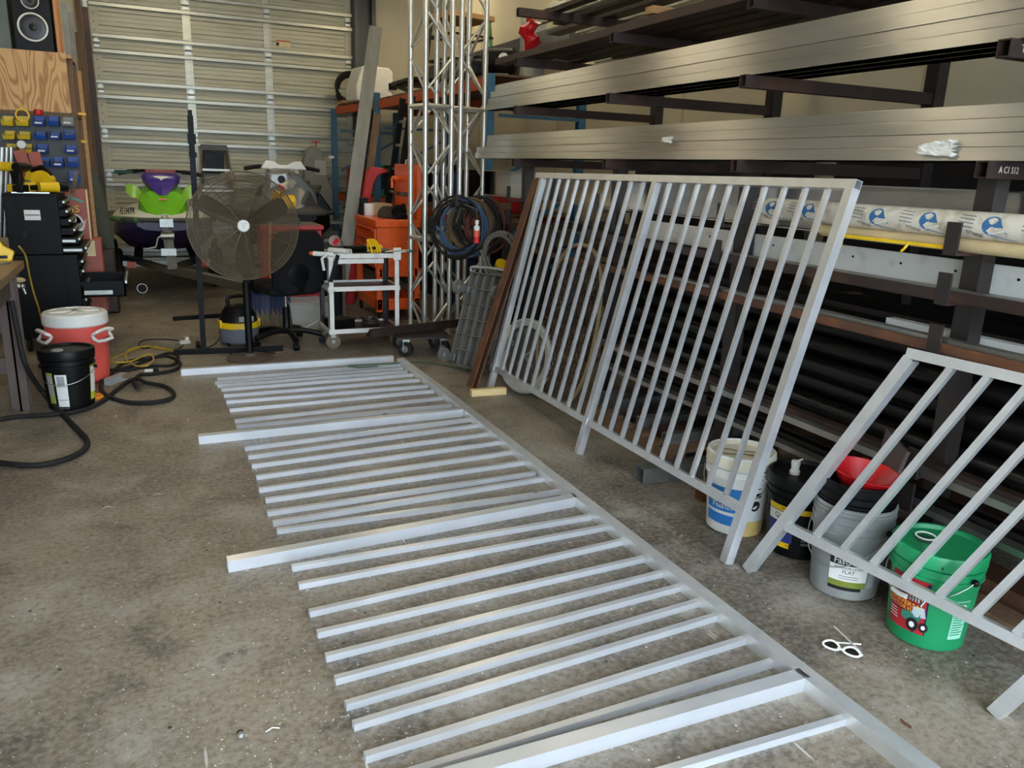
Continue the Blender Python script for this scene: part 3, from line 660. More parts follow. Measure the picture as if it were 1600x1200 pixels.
b.patch(-60, 20, .215, .24, yellow, 'yellow_band'); b.patch(-60, -18, .165, .212, white_paper, 'white_band')
b.patch(-60, -8, .07, .163, mat('blue_panel', (40, 52, 120), .5), 'blue_panel'); b.patch(-40, -12, .045, .07, yellow, 'yellow_panel')
b.text('QC', -34, .19, .035, blk_ink); b.text('M&V', -12, .057, .016, blk_ink); b.text('SAE', -28, .228, .016, blk_ink)
for k in range(5): b.patch(8, 28, .145-k*.018, .155-k*.018, mat('grey_small_print', (96, 96, 98), .7), 'small_print')
b.poly(ring_poly(.009), 34, .085, wht_ink, 'round_mark'); b.patch(42, 54, .055, .095, mat('grey_barcode', (150, 150, 150), .7), 'barcode')
sp = part(b.t, MB().lathe([(.0, .352), (.022, .352), (.022, .365), (.017, .372), (.017, .392), (.019, .392), (.019, .412), (.0, .414)], (-.045, -.01, 0), 18), 'pour_spout', white_plastic)
part(sp, MB().bar((-.04, -.01, .413), (-.018, -.01, .425), .014, .004), 'spout_tab', white_plastic)
grey_pail = mat('grey_paint_pail', (134, 136, 134), .45, 0, .08, 5, rgb2=(160, 158, 148), cover=.35)
gc = (2.478, 2.088)
b = Bucket('grey paint pail with torn white interior latex label beside the black oil bucket', gc, grey_pail, None, rings=4, h=.37, open_top=True)
b.patch(-24, 36, .06, .19, white_paper, 'label'); b.patch(-24, 36, .155, .19, blk_ink, 'label_header', .0018)
b.patch(-24, 36, .060, .086, mat('olive_band', (122, 134, 48), .6), 'label_band', .0018)
b.patch(-24, 30, .045, .060, blk_ink, 'label_footer', .0014)
b.text('FastHide', 6, .171, .034, wht_ink, .0032); b.text('INTERIOR LATEX', 6, .144, .014, blk_ink); b.text('FLAT', 6, .126, .021, blk_ink)
for k in range(2): b.patch(-8, 22, .106-k*.010, .109-k*.010, grey_ink, 'small_print', .002)
b.patch(40, 52, .06, .21, mat('grey_sticker', (168, 168, 166), .7), 'side_label')
b.bail(.30, .16, 60, grip=False)
nb = Bucket('black bucket nested inside the grey paint pail', (gc[0], gc[1], .145), blk_plastic, None, rings=2, h=.335, r0=.112, r1=.139, open_top=True)
fun = thing('funnel', 'red plastic funnel standing in the black nested bucket', 'funnel', (gc[0]+.01, gc[1]+.01, .30), .4)
part(fun, MB().lathe([(.018, 0), (.022, .06), (.10, .16), (.128, .205), (.132, .205), (.132, .209), (.124, .209), (.096, .163), (.018, .062), (.014, .0)], n=36, R=Matrix.Rotation(.12, 3, 'X')), 'cone', red_plastic)
part(fun, MB().box((.0, -.138, .165), (.10, .012, .06), Matrix.Rotation(.12, 3, 'X')), 'front_flap', red_plastic, bev=.004)
part(fun, MB().box((.035, -.147, .165), (.012, .004, .04)).box((.055, -.147, .170), (.01, .004, .03)), 'dark_marks', blk_plastic)
solo(MB().add([(2.545, 2.02, .37), (2.60, 2.13, .42), (2.72, 2.20, .62), (2.66, 2.04, .58), (2.553, 2.01, .368), (2.608, 2.12, .418), (2.728, 2.19, .618), (2.668, 2.03, .578)], [(0, 1, 2, 3), (7, 6, 5, 4), (0, 4, 5, 1), (1, 5, 6, 2), (2, 6, 7, 3), (3, 7, 4, 0)]), 'steel_plate', rust2, 'dark brown steel plate offcut propped in the black nested bucket', 'plate', smooth=0)
green_b = mat('green_bucket_plastic', (22, 138, 84), .38, 0, .06, 6)
b = Bucket('green tractor fluid bucket with red label and white bail grip', (2.497, 1.718), green_b, green_b, rings=2, h=.365)
b.patch(-60, 0, .055, .265, mat('label_red', (176, 36, 46), .45), 'label')
b.poly([(.0, -.105), (.04, -.105), (.04, .10), (.03, .10), (-.012, -.03), (-.055, -.105)], -16, .16, mat('label_navy', (30, 32, 62), .45), 'label_navy', .0016)
b.text("O'Reilly", -33, .193, .050, wht_ink, .0022, .95); b.text("O'Reilly", -33, .193, .047, mat('label_green', (0, 92, 60), .5), .0032, .95)
yl = mat('label_yellow', (240, 200, 60), .5)
b.text('UNIVERSAL', -31, .160, .026, yl, rot=-.06); b.text('TRACTOR FLUID', -36, .140, .020, yl, rot=-.06)
for k in range(4): b.patch(-58, -44+k, .118-k*.011, .121-k*.011, wht_ink, 'small_print', .002)
b.patch(-60, -14, .174, .177, blk_ink, 'label_stripe', .002, -.008); b.patch(-60, -20, .127, .130, blk_ink, 'label_stripe', .002, .012)
tg = mat('tractor_green', (52, 128, 106), .4)
b.poly([(-.045, .012), (-.01, .02), (.02, .022), (.02, -.01), (-.03, -.02), (-.048, -.01)], -16, .115, tg, 'tractor_bonnet', .0026)
b.poly([(-.012, .02), (-.008, .045), (.026, .048), (.036, .01), (.0, .004)], -15, .115, mat('tractor_glass', (180, 200, 206), .3), 'tractor_cab', .003)
for x, y, r in ((-.004, -.028, .026), (.034, -.028, .019)):
    b.poly([(x+p, y+q) for p, q in ring_poly(r, 20, .8)], -16, .115, blk_ink, 'tractor_tyre', .0034); b.poly([(x+p, y+q) for p, q in ring_poly(r*.45, 16, .8)], -16, .115, wht_ink, 'tractor_hub', .0042)
b.patch(34, 58, .055, .21, mat('pale_green_print', (150, 205, 178), .5), 'back_label'); b.patch(35, 57, .15, .205, green_b, 'back_label_picture', .002)
b.poly(ring_poly(.02, 9), 46, .178, wht_ink, 'gear_picture', .003)
for k in range(8): b.patch(36, 56-(k % 3)*3, .142-k*.010, .146-k*.010, green_b, 'small_print', .002)
b.bail(.29, .10, 52, grip=True)
part(b.t, MB().lathe([(.036, .356), (.036, .361), (.03, .363), (0, .363)], (-.05, .01, 0), 20), 'spout_cap', mat('dark_green_cap', (30, 70, 52), .5))
part(b.t, MB().sweep([(-.05+.034*math.cos(q), .01+.02*math.sin(q), .372+.006*math.sin(q)) for q in [i*.5 for i in range(13)]], .003, 6), 'pull_ring', white_plastic)
part(b.t, MB().box((.02, -.153, .335), (.005, .006, .012)), 'tear_notch', blk_ink)
# ------------------------------------------------------------------ sunglasses and small litter on the floor
p = F(1313, 1012, .01)
sg = thing('sunglasses', 'white framed dark sunglasses lying open on the concrete', 'sunglasses', (p.x, p.y, 0), 0)
e1 = (F(1343, 1032)-F(1284, 1012)).normalized(); e2 = V(-e1.y, e1.x, 0)
c0 = (F(1343, 1032)+F(1284, 1012))/2
def gp(x, y, z): return c0+e1*x+e2*y+V(0, 0, z)
fr = MB(); dark = mat('dark_lens', (10, 11, 13), .3, spec=.2)
for s_ in (-1, 1):
    lp = [(s_*(.034+.027*math.cos(t)-.004*math.sin(2*t)), .0, .027+.017*math.sin(t)) for t in [2*PI*i/20 for i in range(20)]]
    lp3 = [gp(x, y+(z-.02)*.75, .006+z*.55) for x, y, z in lp]
    fr.sweep(lp3, .004, 6, True)
    n = len(lp3); cc = sum(lp3, V(0, 0, 0))/n
    part(sg, MB().add([cc]+lp3+[cc+e2*.002]+[q+e2*.002 for q in lp3], [(0, i+1, (i+1) % n+1) for i in range(n)]+[(n+1, n+2+(i+1) % n, n+2+i) for i in range(n)]), 'lens', dark, w=True)
fr.sweep([gp(-.012, -.004, .02), gp(0, -.006, .022), gp(.012, -.004, .02)], .004, 6)
part(sg, fr, 'frame', white_plastic, w=True)
a = F(1303, 982); bb_ = F(1345, 1009)
part(sg, MB().sweep([gp(.062, 0, .018), gp(.058, .03, .016), V(a.x, a.y, .008)], .003, 6, sm=4), 'temple', white_plastic, w=True)
part(sg, MB().sweep([gp(-.062, 0, .018), gp(-.045, .03, .014), V(bb_.x, bb_.y, .006)], .003, 6, sm=4), 'temple', white_plastic, w=True)
p = F(1415, 1132); solo(MB().loft([[p+V(x*s, -.02+.04*k/4+0, .004+h) for x, h in ((-.006, 0), (0, .004), (.006, 0), (0, -.003))] for k, s in enumerate((.15, .8, 1, .8, .15))]), 'dry_leaf', rust, 'curled brown dry leaf on the concrete near the rail', 'leaf')
p = F(376, 1152); cb = thing('cable_end', 'small grey wire nut lying on the near concrete', 'fastener', (p.x, p.y, 0))
part(cb, MB().lathe([(.004, .0), (.009, .002), (.010, .018), (.005, .03), (0, .031)], n=12, R=Matrix.Rotation(1.1, 3, 'X') , c=(0, 0, .011)), 'cap', ltgrey)
part(cb, MB().cyl((0, -.004, .011), (0, .008, .011), .0095, 10), 'collar', blk_plastic)
random.seed(3); mb = MB()
for i in range(620):
    x = random.uniform(-.3, 2.5); y = random.uniform(1.0, 4.6)
    if random.random() < .45: x = random.gauss(.25, .25); y = random.gauss(2.1, .45)
    s_ = random.uniform(.001, .0036); a = random.uniform(0, 6.3); R = Matrix.Rotation(a, 3, 'Z')
    mb.box((x, y, .0008), (s_*random.uniform(1, 3.), s_*.8, .0016), R)
o = solo(mb, 'metal_shavings', mat('bright_shavings', (214, 212, 206), .4, .4), 'tiny bright metal shavings scattered over the concrete', 'shavings', smooth=0); o['kind'] = 'stuff'
random.seed(5)
for i, (px, py) in enumerate(((415, 1145), (240, 775), (160, 795), (590, 850))):
    p = F(px, py); solo(MB().sweep([(p.x, p.y, .003), (p.x+.02, p.y+.008, .006), (p.x+.04, p.y+.002, .003)], .0022, 5), 'metal_curl', galv, ('bright metal curl near the bottom left of the floor', 'bright metal curl on the open floor left of the middle pickets', 'bright metal curl farthest left on the floor', 'bright metal curl under the middle pickets')[i], 'shaving')
# ------------------------------------------------------------------ things behind the tall panel
def ring_bar(t, name, R, c, r_out, r_in, d, m, n=48, sy=1., w=True):
    prof = [(r_in, 0), (r_out, 0), (r_out, d*.7), (r_out-(r_out-r_in)*.3, d), (r_in, d*.8), (r_in, 0)]
    return part(t, MB().lathe(prof, c, n, R), name, m, w=w)
base = F(806, 632)
nx = V(-.93, -.30, .16).normalized(); ex = V(-.30, .95, 0).cross(V(0, 0, 1)); ex = nx.cross(V(0, 0, 1)).normalized()*-1; ey = nx.cross(ex).normalized()
RM = Matrix((ex, ey, nx)).transposed()
cc = V(2.45, 5.10, .285)
ck = thing('wall_clock', 'large round clock with pale rim and dark face leaning behind the fence panel', 'clock', (cc.x, cc.y, 0))
rim = mat('clock_rim', (176, 174, 160), .5, 0, .08, 6)
ring_bar(ck, 'rim', RM, cc, .275, .222, .05, rim)
part(ck, MB().lathe([(.225, .002), (.225, .02), (0, .02), (0, .002)], cc, 40, RM), 'face', mat('clock_face', (62, 60, 56), .3, 0, .15, 6), w=True)
up = -ex if abs(ex.z) > abs(ey.z) else ey*(1 if ey.z > 0 else -1)
rt = up.cross(nx).normalized()
num_m = mat('clock_numeral', (150, 148, 138), .6)
roll_a = -.15
for h in range(1, 13):
    a = h*PI/6+roll_a; d = up*math.cos(a)+rt*math.sin(a)
    part(ck, text_mb(str(h), .06, frame(cc+nx*.0215+d*.178, up.cross(d*1).cross(up).normalized() if False else (rt*math.cos(roll_a)-up*math.sin(roll_a)), up*math.cos(roll_a)+rt*math.sin(roll_a))), 'numeral', num_m, w=True, smooth=0)
for a, ln, wd in ((.9, .15, .02), (2.2, .11, .024), (3.9, .10, .016)):
    d = up*math.cos(a)+rt*math.sin(a); sd = nx.cross(d)
    part(ck, MB().add([cc+nx*.024-d*.03-sd*wd*.5, cc+nx*.024-d*.03+sd*wd*.5, cc+nx*.024+d*ln+sd*wd*.25, cc+nx*.024+d*ln-sd*wd*.25], [(0, 1, 2, 3)]), 'hand', num_m, w=True)
# oval expanded-metal screen
ms = thing('oval_mesh_screen', 'tall oval screen of rusty expanded metal in a tan frame behind the clock', 'screen', (2.58, 4.72, 0))
nx = V(-.96, -.22, .17).normalized(); rt = V(-.22, .96, 0).normalized(); up = rt.cross(nx)*-1
up = up if up.z > 0 else -up
oc = V(2.58, 4.74, .575)
hw, hh = .285, .555
oval = [oc+rt*(hw*math.copysign(abs(math.cos(t))**.8, math.cos(t)))+up*(hh*math.copysign(abs(math.sin(t))**.9, math.sin(t))) for t in [2*PI*i/44 for i in range(44)]]
part(ms, MB().sweep(oval, .014, 8, True), 'frame', mat('tan_frame', (138, 120, 88), .6), w=True)
mb = MB()
def inside(x, y): return (abs(x)/hw)**2.3+(abs(y)/hh)**2.2 < .95
px_, py_ = .034, .072
for i in range(-12, 13):
    for j in range(-11, 12):
        for s_ in (-1, 1):
            x0, y0 = i*px_+(j % 2)*px_/2, j*py_/2*1.; x1, y1 = x0+s_*px_/2, y0+py_/2
            if inside(x0, y0) and inside(x1, y1): mb.bar(oc+rt*x0+up*y0, oc+rt*x1+up*y1, .006, .006, nx)
part(ms, mb, 'expanded_metal', mat('dark_expanded_metal', (72, 58, 44), .6, .3), w=True, smooth=0)
part(ms, MB().bar(oc-rt*hw*.95+nx*-.01-up*.05, oc+rt*hw*.95-nx*.01+up*.02, .02, .02), 'cross_bar', rust, w=True)
a = F(738, 621); bq = F(792, 617)
solo(MB().bar((a.x, a.y+.03, .026), (bq.x, bq.y+.03, .026), .05, .05), 'wood_block', wood_lt, 'fresh pale pine block on the floor at the foot of the fence panel', 'wood block', bev=.002)
# rusty bars leaning
t0 = F(742, 607); tp = AX(840, 283, 2.66)
solo(MB().chan((t0.x-.01, t0.y+.04, .0), (tp.x, tp.y, tp.z), .10, .045, .006, (-1, 0, .3)), 'rusty_channel', rust, 'rusty brown steel channel leaning beside the tall fence panel', 'steel bar', smooth=0)
solo(MB().bar((2.50, 5.42, .0), (2.80, 5.50, 1.15), .20, .03, (-1, 0, .3)), 'dark_plank', steel_dk, 'dark steel plank leaning behind the rusty channel', 'plank', smooth=0)
# plastic dolly stood on end, underside to the room
BL, BR = V(2.19, 5.98, .03), V(2.40, 5.60, .03); lean = V(.22, .11, .74)
dl = thing('platform_dolly', 'grey ribbed plastic platform dolly stood on end against the rack', 'dolly', (2.25, 5.85, 0))
ax = (BR-BL); uu = lean; nn = ax.cross(uu).normalized(); nn = nn if nn.x < 0 or nn.y < 0 else -nn
Q = lambda s, k, o=0: BL+ax*s+uu*k+nn*o
pg = MB()
part(dl, MB().add([Q(0, 0), Q(1, 0), Q(1, 1), Q(0, 1), Q(0, 0, -.03), Q(1, 0, -.03), Q(1, 1, -.03), Q(0, 1, -.03)], [(0, 1, 2, 3), (7, 6, 5, 4), (0, 4, 5, 1), (1, 5, 6, 2), (2, 6, 7, 3), (3, 7, 4, 0)]), 'deck', gry_plastic, w=True, bev=.006)
for i in range(6): part(dl, MB().bar(Q(i/5*.96+.02, .0, .028), Q(i/5*.96+.02, 1, .028), .012, .055, nn), 'long_rib', gry_plastic, w=True, bev=.003)
for i in range(7): part(dl, MB().bar(Q(0, i/6*.98+.01, .030), Q(1, i/6*.98+.01, .030), .010, .06, nn), 'cross_rib', gry_plastic, w=True, bev=.003)
for i in range(5): part(dl, MB().cyl(Q(.115+i*.193, .03, .0), Q(.115+i*.193, .97, .0), .026, 10), 'rib_barrel', gry_plastic, w=True)
for s_, k in ((.06, .08), (.94, .06), (.02, .80), (.94, .80)):
    c = Q(s_, k, .06); wc = Q(s_, k, .145)-ax.normalized()*.02
    cs = part(dl, MB().bar(c-nn*.04, c, .06, .06, uu).bar(c+ax.normalized()*.02, wc+ax.normalized()*.02, .006, .05, uu).bar(c-ax.normalized()*.02, wc-ax.normalized()*.02, .006, .05, uu), 'caster', galv, w=True)
    part(cs, MB().cyl(wc-ax.normalized()*.014, wc+ax.normalized()*.014, .058, 20), 'wheel', gry_plastic, w=True)
    part(cs, MB().cyl(wc-ax.normalized()*.018, wc+ax.normalized()*.018, .018, 12), 'hub', ltgrey, w=True)
part(dl, MB().sweep([Q(.0, .99, .02), Q(.05, 1.05, .05), Q(.95, 1.05, .05), Q(1, .99, .02)], .012, 8, sm=4), 'handle', ltgrey, w=True)
# low steel dolly with angle iron across it
dd = thing('steel_dolly', 'low flat steel dolly on four casters under a brown angle iron', 'dolly', (2.12, 6.62, 0), -.12)
part(dd, MB().box((0, 0, .165), (.48, .42, .012)), 'deck', steel_dk, bev=.002)
for x in (-.16, .17):
    for y in (-.15, .15):
        c = part(dd, MB().bb(x-.03, x+.03, y-.03, y+.03, .135, .158).bb(x-.025, x-.020, y-.02, y+.02, .06, .14).bb(x+.020, x+.025, y-.02, y+.02, .06, .14), 'caster', galv)
        part(c, MB().cyl((x-.010, y-.018, .066), (x+.010, y+.018, .066), .066, 20), 'wheel', blk_rubber)
        part(c, MB().cyl((x-.012, y-.022, .066), (x+.012, y+.022, .066), .03, 14), 'hub', gry_plastic)
p0 = AY(578, 515, 6.55); p1 = AY(716, 504, 6.85)
solo(MB().ang((p0.x, p0.y, .172), (p1.x, p1.y-.05, .172), -.075, .075, .006), 'angle_iron', rust2, 'brown angle iron lying across the low dolly and the white cart', 'steel bar', smooth=0)
# ------------------------------------------------------------------ box trusses standing on end
def truss(label, c, side, H, rz, ph):
    t = thing('box_truss', label, 'truss', (c[0], c[1], 0), rz, 'aluminium box trusses')
    cs = [(-side/2, -side/2), (side/2, -side/2), (side/2, side/2), (-side/2, side/2)]
    for x, y in cs: part(t, MB().cyl((x, y, 0), (x, y, H), .0255, 16), 'chord', truss_m)
    for k in range(4):
        (x0, y0), (x1, y1) = cs[k], cs[(k+1) % 4]; n = int(H/.36); st = H/n; flip = (k+ph) % 2
        mb = MB()
        for i in range(n):
            a, b = ((x0, y0), (x1, y1)) if (i+flip) % 2 else ((x1, y1), (x0, y0))
            part(t, MB().cyl((*a, i*st+.03), (*b, (i+1)*st-.03), .0125, 8), 'diagonal', truss_m)
        for z in (.03, .94, 2.13, H-.03): part(t, MB().cyl((x0, y0, z), (x1, y1, z), .024 if z in (.94, 2.13) else .0125, 10), 'end_bar', truss_m)
    return t
cT = AY(673, 250, 7.35); truss('nearer bright aluminium box truss standing on end behind the white cart', (cT.x, cT.y), .275, 3.7, math.atan2(-.1375*.316-.2375*.949+0, .1375*.949-.2375*.316)+0.0, 0)
cT = AY(724, 250, 7.45); truss('farther aluminium box truss standing on end beside the pallet rack', (cT.x, cT.y), .275, 3.7, math.atan2(-.1375*.316-.2375*.949, .1375*.949-.2375*.316)+.05, 1)
# ------------------------------------------------------------------ pallet rack
pr_ = thing('pallet_rack', 'pallet rack with blue uprights and orange beams along the right wall', 'rack', (3.5, 10, 0))
UP = [(3.08, 7.35), (3.0, 11.2), (2.80, 13.05)]; DEP = 1.0; RT = 2.46
for i, (x, y) in enumerate(UP):
    h = (2.47, 2.55, 2.42)[i]
    for dx in (0, DEP): part(pr_, MB().chan((x+dx, y, 0), (x+dx, y, h), .08, .075, .004, (0, 1, 0)), 'upright', blue_rack, w=True, smooth=0)
    for z in (.3, .9, 1.5, 2.1): part(pr_, MB().bar((x+.06, y+.03, z), (x+DEP, y+.03, z+(.5 if z < 2 else .0)), .03, .03), 'brace', blue_rack, w=True)
for z in (1.15, RT):
    for i in range(2):
        for dx in (0, DEP): part(pr_, MB().bar((UP[i][0]+dx+.0, UP[i][1]+.08, z-.06), (UP[i+1][0]+dx+.0, UP[i+1][1]-.0, z-.06), .05, .11), 'beam', orange_rack, w=True, bev=.004)
        y0, y1 = UP[i][1]+.06, UP[i+1][1]-.02; n = 7 if i == 0 else 4
        for k in range(n):
            ya, yb = y0+(y1-y0)*k/n, y0+(y1-y0)*(k+1)/n-.012; xx = UP[i][0]+(UP[i+1][0]-UP[i][0])*(k+.5)/n
            part(pr_, MB().bb(xx-.02, xx+DEP+.04, ya, yb, z-.004, z+.016), 'deck_board', wood_dk, w=True)
SZ1, SZ2 = 1.168, RT+.018
def crate(c, s, m, name, label, cat, rz=0, lidm=None, group=None):
    t = thing(name, label, cat, c, rz, group)
    part(t, MB().box((0, 0, s[2]/2), s), 'body', m, bev=min(s)*.05)
    part(t, MB().box((0, 0, s[2]+.006), (s[0]*1.03, s[1]*1.03, .014)), 'lid', lidm or m, bev=.003)
    part(t, MB().box((0, -s[1]/2-.006, s[2]*.75), (s[0]*.3, .012, s[2]*.12)), 'latch', blk_plastic, bev=.002)
    return t
# white plastic tank on the top shelf
p = AY(587, 167, 11.5)
tk = thing('plastic_tank', 'large white plastic tank on top of the pallet rack', 'tank', (3.10, 12.1, RT+.016), .1)
part(tk, MB().prism([(-.30, 0), (.26, 0), (.26, .42), (.20, .48), (-.20, .48), (-.30, .20)], (0, -.25, 0), (1, 0, 0), (0, 0, 1), -.5), 'body', white_plastic, bev=.03)
part(tk, MB().cyl((.05, 0, .48), (.05, 0, .52), .06, 18), 'cap', white_plastic)
part(tk, MB().bb(.18, .30, -.27, -.25, .18, .27), 'bracket', blk_plastic)
# gantry frame items on top shelf
fr = thing('bar_stool', 'brown and green steel stool frame standing on the pallet rack', 'frame', (3.55, 9.6, RT+.016), .2)
for x in (-.25, .25):
    for y in (-.25, .25): part(fr, MB().bar((x*1.25, y*1.25, 0), (x, y, .80), .035, .035), 'leg', (mat('green_paint', (60, 120, 48), .5) if (x > 0 and y < 0) else rust2))
for z in (.35, .62): part(fr, MB().bar((-.28, -.28, z), (.28, -.28, z), .025, .025).bar((-.28, .28, z), (.28, .28, z), .025, .025).bar((-.28, -.28, z), (-.28, .28, z), .025, .025).bar((.28, -.28, z), (.28, .28, z), .025, .025), 'rail_ring', rust2)
part(fr, MB().box((0, 0, .83), (.6, .6, .06)), 'seat_board', wood, bev=.01)
tb = thing('work_table', 'black folding table lying on the pallet rack top', 'table', (3.5, 10.4, RT+.016), 0)
part(tb, MB().box((0, 0, .16), (.9, .9, .05)), 'top', blk_plastic, bev=.01)
part(tb, MB().bar((-.4, -.4, .0), (-.4, .4, .14), .04, .04), 'leg', blk_metal); part(tb, MB().bar((.4, -.4, .0), (.4, .4, .14), .04, .04), 'leg', blk_metal)
# outboard motor cowl
om = thing('outboard_motor', 'black outboard motor cowl with a round white badge on the rack end', 'motor', (AY(783, 92, 7.8).x, 7.8, RT+.016), -.5)
part(om, MB().loft([[V(x*w, y*d, z) for x, y in ((-1, -.7), (-.8, -1), (.8, -1), (1, -.7), (1, .8), (.7, 1), (-.7, 1), (-1, .8))] for w, d, z in ((.13, .2, .0), (.17, .26, .06), (.18, .27, .2), (.16, .24, .26), (.08, .14, .285))]), 'cowl', blk_plastic, smooth=50)
part(om, MB().lathe([(.05, 0), (.05, .006), (0, .006)], (.05, -.27, .16), 20, Matrix.Rotation(PI/2, 3, 'X')), 'badge', white_plastic)
part(om, MB().box((0, -.15, -.0+.01), (.2, .2, .03)), 'base_plate', ltgrey)
om2 = thing('outboard_motor', 'second black outboard motor cowl behind the truss on the rack end', 'motor', (3.35, 8.3, RT+.016), -.4)
part(om2, MB().loft([[V(x*w, y*d, z) for x, y in ((-1, -.7), (-.8, -1), (.8, -1), (1, -.7), (1, .8), (.7, 1), (-.7, 1), (-1, .8))] for w, d, z in ((.13, .18, .0), (.16, .22, .06), (.16, .22, .18), (.13, .18, .24), (.06, .1, .26))]), 'cowl', blk_plastic, smooth=50)
part(om2, MB().box((0, -.21, .1), (.12, .02, .05)), 'vent', ltgrey)
# clutter on the lower shelf and floor of the pallet rack
gS = 'clutter on the pallet rack shelf'
teal = mat('teal_rubber', (62, 150, 128), .5); greenp = mat('green_plastic', (52, 120, 60), .5); dkblue = mat('dark_blue_plastic', (30, 52, 96), .5)
crate((2.99, 12.55, SZ1), (.24, .30, .36), red_enamel, 'fuel_can', 'dark red metal fuel can on the shelf behind the band saw', 'can', .1)
def coil(name, label, c, R, r, n, m, axis, cat='hose', group=None, seed=1, sq=1.):
    random.seed(seed); ax_ = V(axis).normalized(); d, sd, u = basis(ax_); mb = MB(); pts = []
    N_ = 22
    for i in range(n*N_+1):
        a = 2*PI*i/N_; k = i//N_; rr = R*(1+.10*math.sin(k*2.4+seed)); off = (k-(n-1)/2)*r*1.6+.01*math.sin(a*1.7+k)
        pts.append(V(c)+sd*(rr*math.cos(a))+u*(rr*sq*math.sin(a)-.03*math.sin(k*1.3))+ax_*off)
    return solo(mb.sweep(pts, r, 6), name, m, label, cat, group)
coil('hose_coil', 'teal hose coil on the shelf behind the leaning plank', (3.15, 11.75, SZ1+.21), .19, .014, 6, teal, (-.5, -1, .1), 'hose', gS, 2)
crate((3.22, 10.95, SZ1), (.30, .26, .22), greenp, 'storage_box', 'green plastic box on the pallet rack shelf', 'box', .2, group=gS)
jg = thing('jug', 'yellow plastic jug on the pallet rack shelf', 'jug', (3.25, 10.95, SZ1+.236), .3, gS)
part(jg, MB().lathe([(.07, 0), (.08, .02), (.08, .14), (.03, .2), (.03, .22), (0, .22)], n=20), 'body', yellow); part(jg, MB().cyl((0, 0, .22), (0, 0, .245), .032, 14), 'cap', blk_plastic)
for i, (x, y, sx, sy, sz, m, lb) in enumerate(((3.55, 12.4, .4, .4, .3, dkblue, 'dark blue tote near the overhead door'), (3.35, 11.5, .35, .3, .42, blk_plastic, 'black case behind the teal hose coil'), (3.4, 10.2, .5, .5, .45, blk_plastic, 'black tote in the middle of the pallet rack shelf'), (3.45, 9.3, .45, .5, .38, dkblue, 'dark blue crate behind the orange cabinet'), (3.5, 8.4, .5, .45, .4, blk_metal, 'black metal case behind the trusses'), (3.5, 7.75, .4, .3, .3, red_enamel, 'red box at the near end of the pallet rack shelf'))):
    crate((x, y, SZ1), (sx, sy, sz), m, 'storage_box', lb, 'box', .1*i, group=gS)
for i, (x, y, sx, sy, sz, m, lb) in enumerate(((3.4, 12.3, .6, .6, .7, blk_plastic, 'black bin on the floor under the rack by the door'), (3.5, 11.0, .6, .7, .6, steel_dk, 'brown metal bin on the floor under the pallet rack'), (3.55, 9.9, .7, .8, .75, blk_plastic, 'black drum case on the floor under the pallet rack'), (3.6, 8.7, .7, .7, .6, dkblue, 'dark blue case on the floor under the pallet rack'), (3.65, 7.8, .6, .5, .8, blk_plastic, 'black cabinet on the floor at the near end of the pallet rack'))):
    crate((x, y, 0), (sx, sy, sz), m, 'storage_bin', lb, 'bin', .05*i, group='bins on the floor under the pallet rack')
coil('cable_bundle', 'black cable bundle on the top shelf beside the overhead door', (2.95, 12.75, RT+.24), .2, .016, 5, blk_rubber, (-.3, -1, 0), 'cable', None, 5)
solo(MB().box((2.92, 12.7, RT+.038), (.3, .4, .045)), 'wood_tray', wood, 'shallow wooden tray under the cable bundle', 'tray', bev=.005)
# wall-mounted grey duct, electrical box, conduit
eb = thing('electrical_box', 'grey electrical box with conduit on the right wall above the rack', 'electrical box', (XR, 7.2, 2.6))
part(eb, MB().bb(XR-.16, XR, 6.95, 7.45, 2.62, 3.05), 'case', ltgrey, w=True, bev=.006); part(eb, MB().bb(XR-.17, XR-.16, 6.98, 7.42, 2.66, 3.01), 'cover', ltgrey, w=True, bev=.004)
for y in (7.1, 7.3): part(eb, MB().cyl((XR-.06, y, 3.05), (XR-.06, y, ZC), .016, 10), 'conduit', galv, w=True)
du = thing('cable_trunking', 'dark grey steel trunking running along the right wall', 'trunking', (XR, 9.5, 2.8))
part(du, MB().bb(XR-.22, XR-.004, 7.9, 12.8, 2.85, 3.1), 'duct', dkgrey, w=True, bev=.006); part(du, MB().bb(XR-.28, XR-.004, 8.9, 9.0, 2.5, 3.3), 'bracket', ltgrey, w=True)
wl = coil('wire_loop', '', (XR-.19, 6.80, 2.75), .16, .008, 4, gry_plastic, (1, .2, 0), 'wire', None, 8); wl.parent = eb; wl.matrix_parent_inverse = WM[eb].inverted(); del wl['label']; del wl['category']
# red rag on the end of the top bars
c = V(2.96, 6.36, 2.70)
rg = MB(); random.seed(11); rings = []
for k in range(7):
    rr = (.02, .05, .062, .055, .06, .04, .008)[k]; rings.append([c+V(rr*math.cos(a)*(1+.45*math.sin(3*a+k*1.7))+.03*math.sin(k*1.9), rr*math.sin(a)*(1+.45*math.cos(2*a+k*2.1))+.02*math.cos(k*2.3), .10-k*.042+.016*math.sin(a*2+k)) for a in [2*PI*i/14 for i in range(14)]])
solo(rg.loft(rings), 'red_rag', red_plastic, 'red rag tied on the end of the top row bars', 'rag', smooth=60)
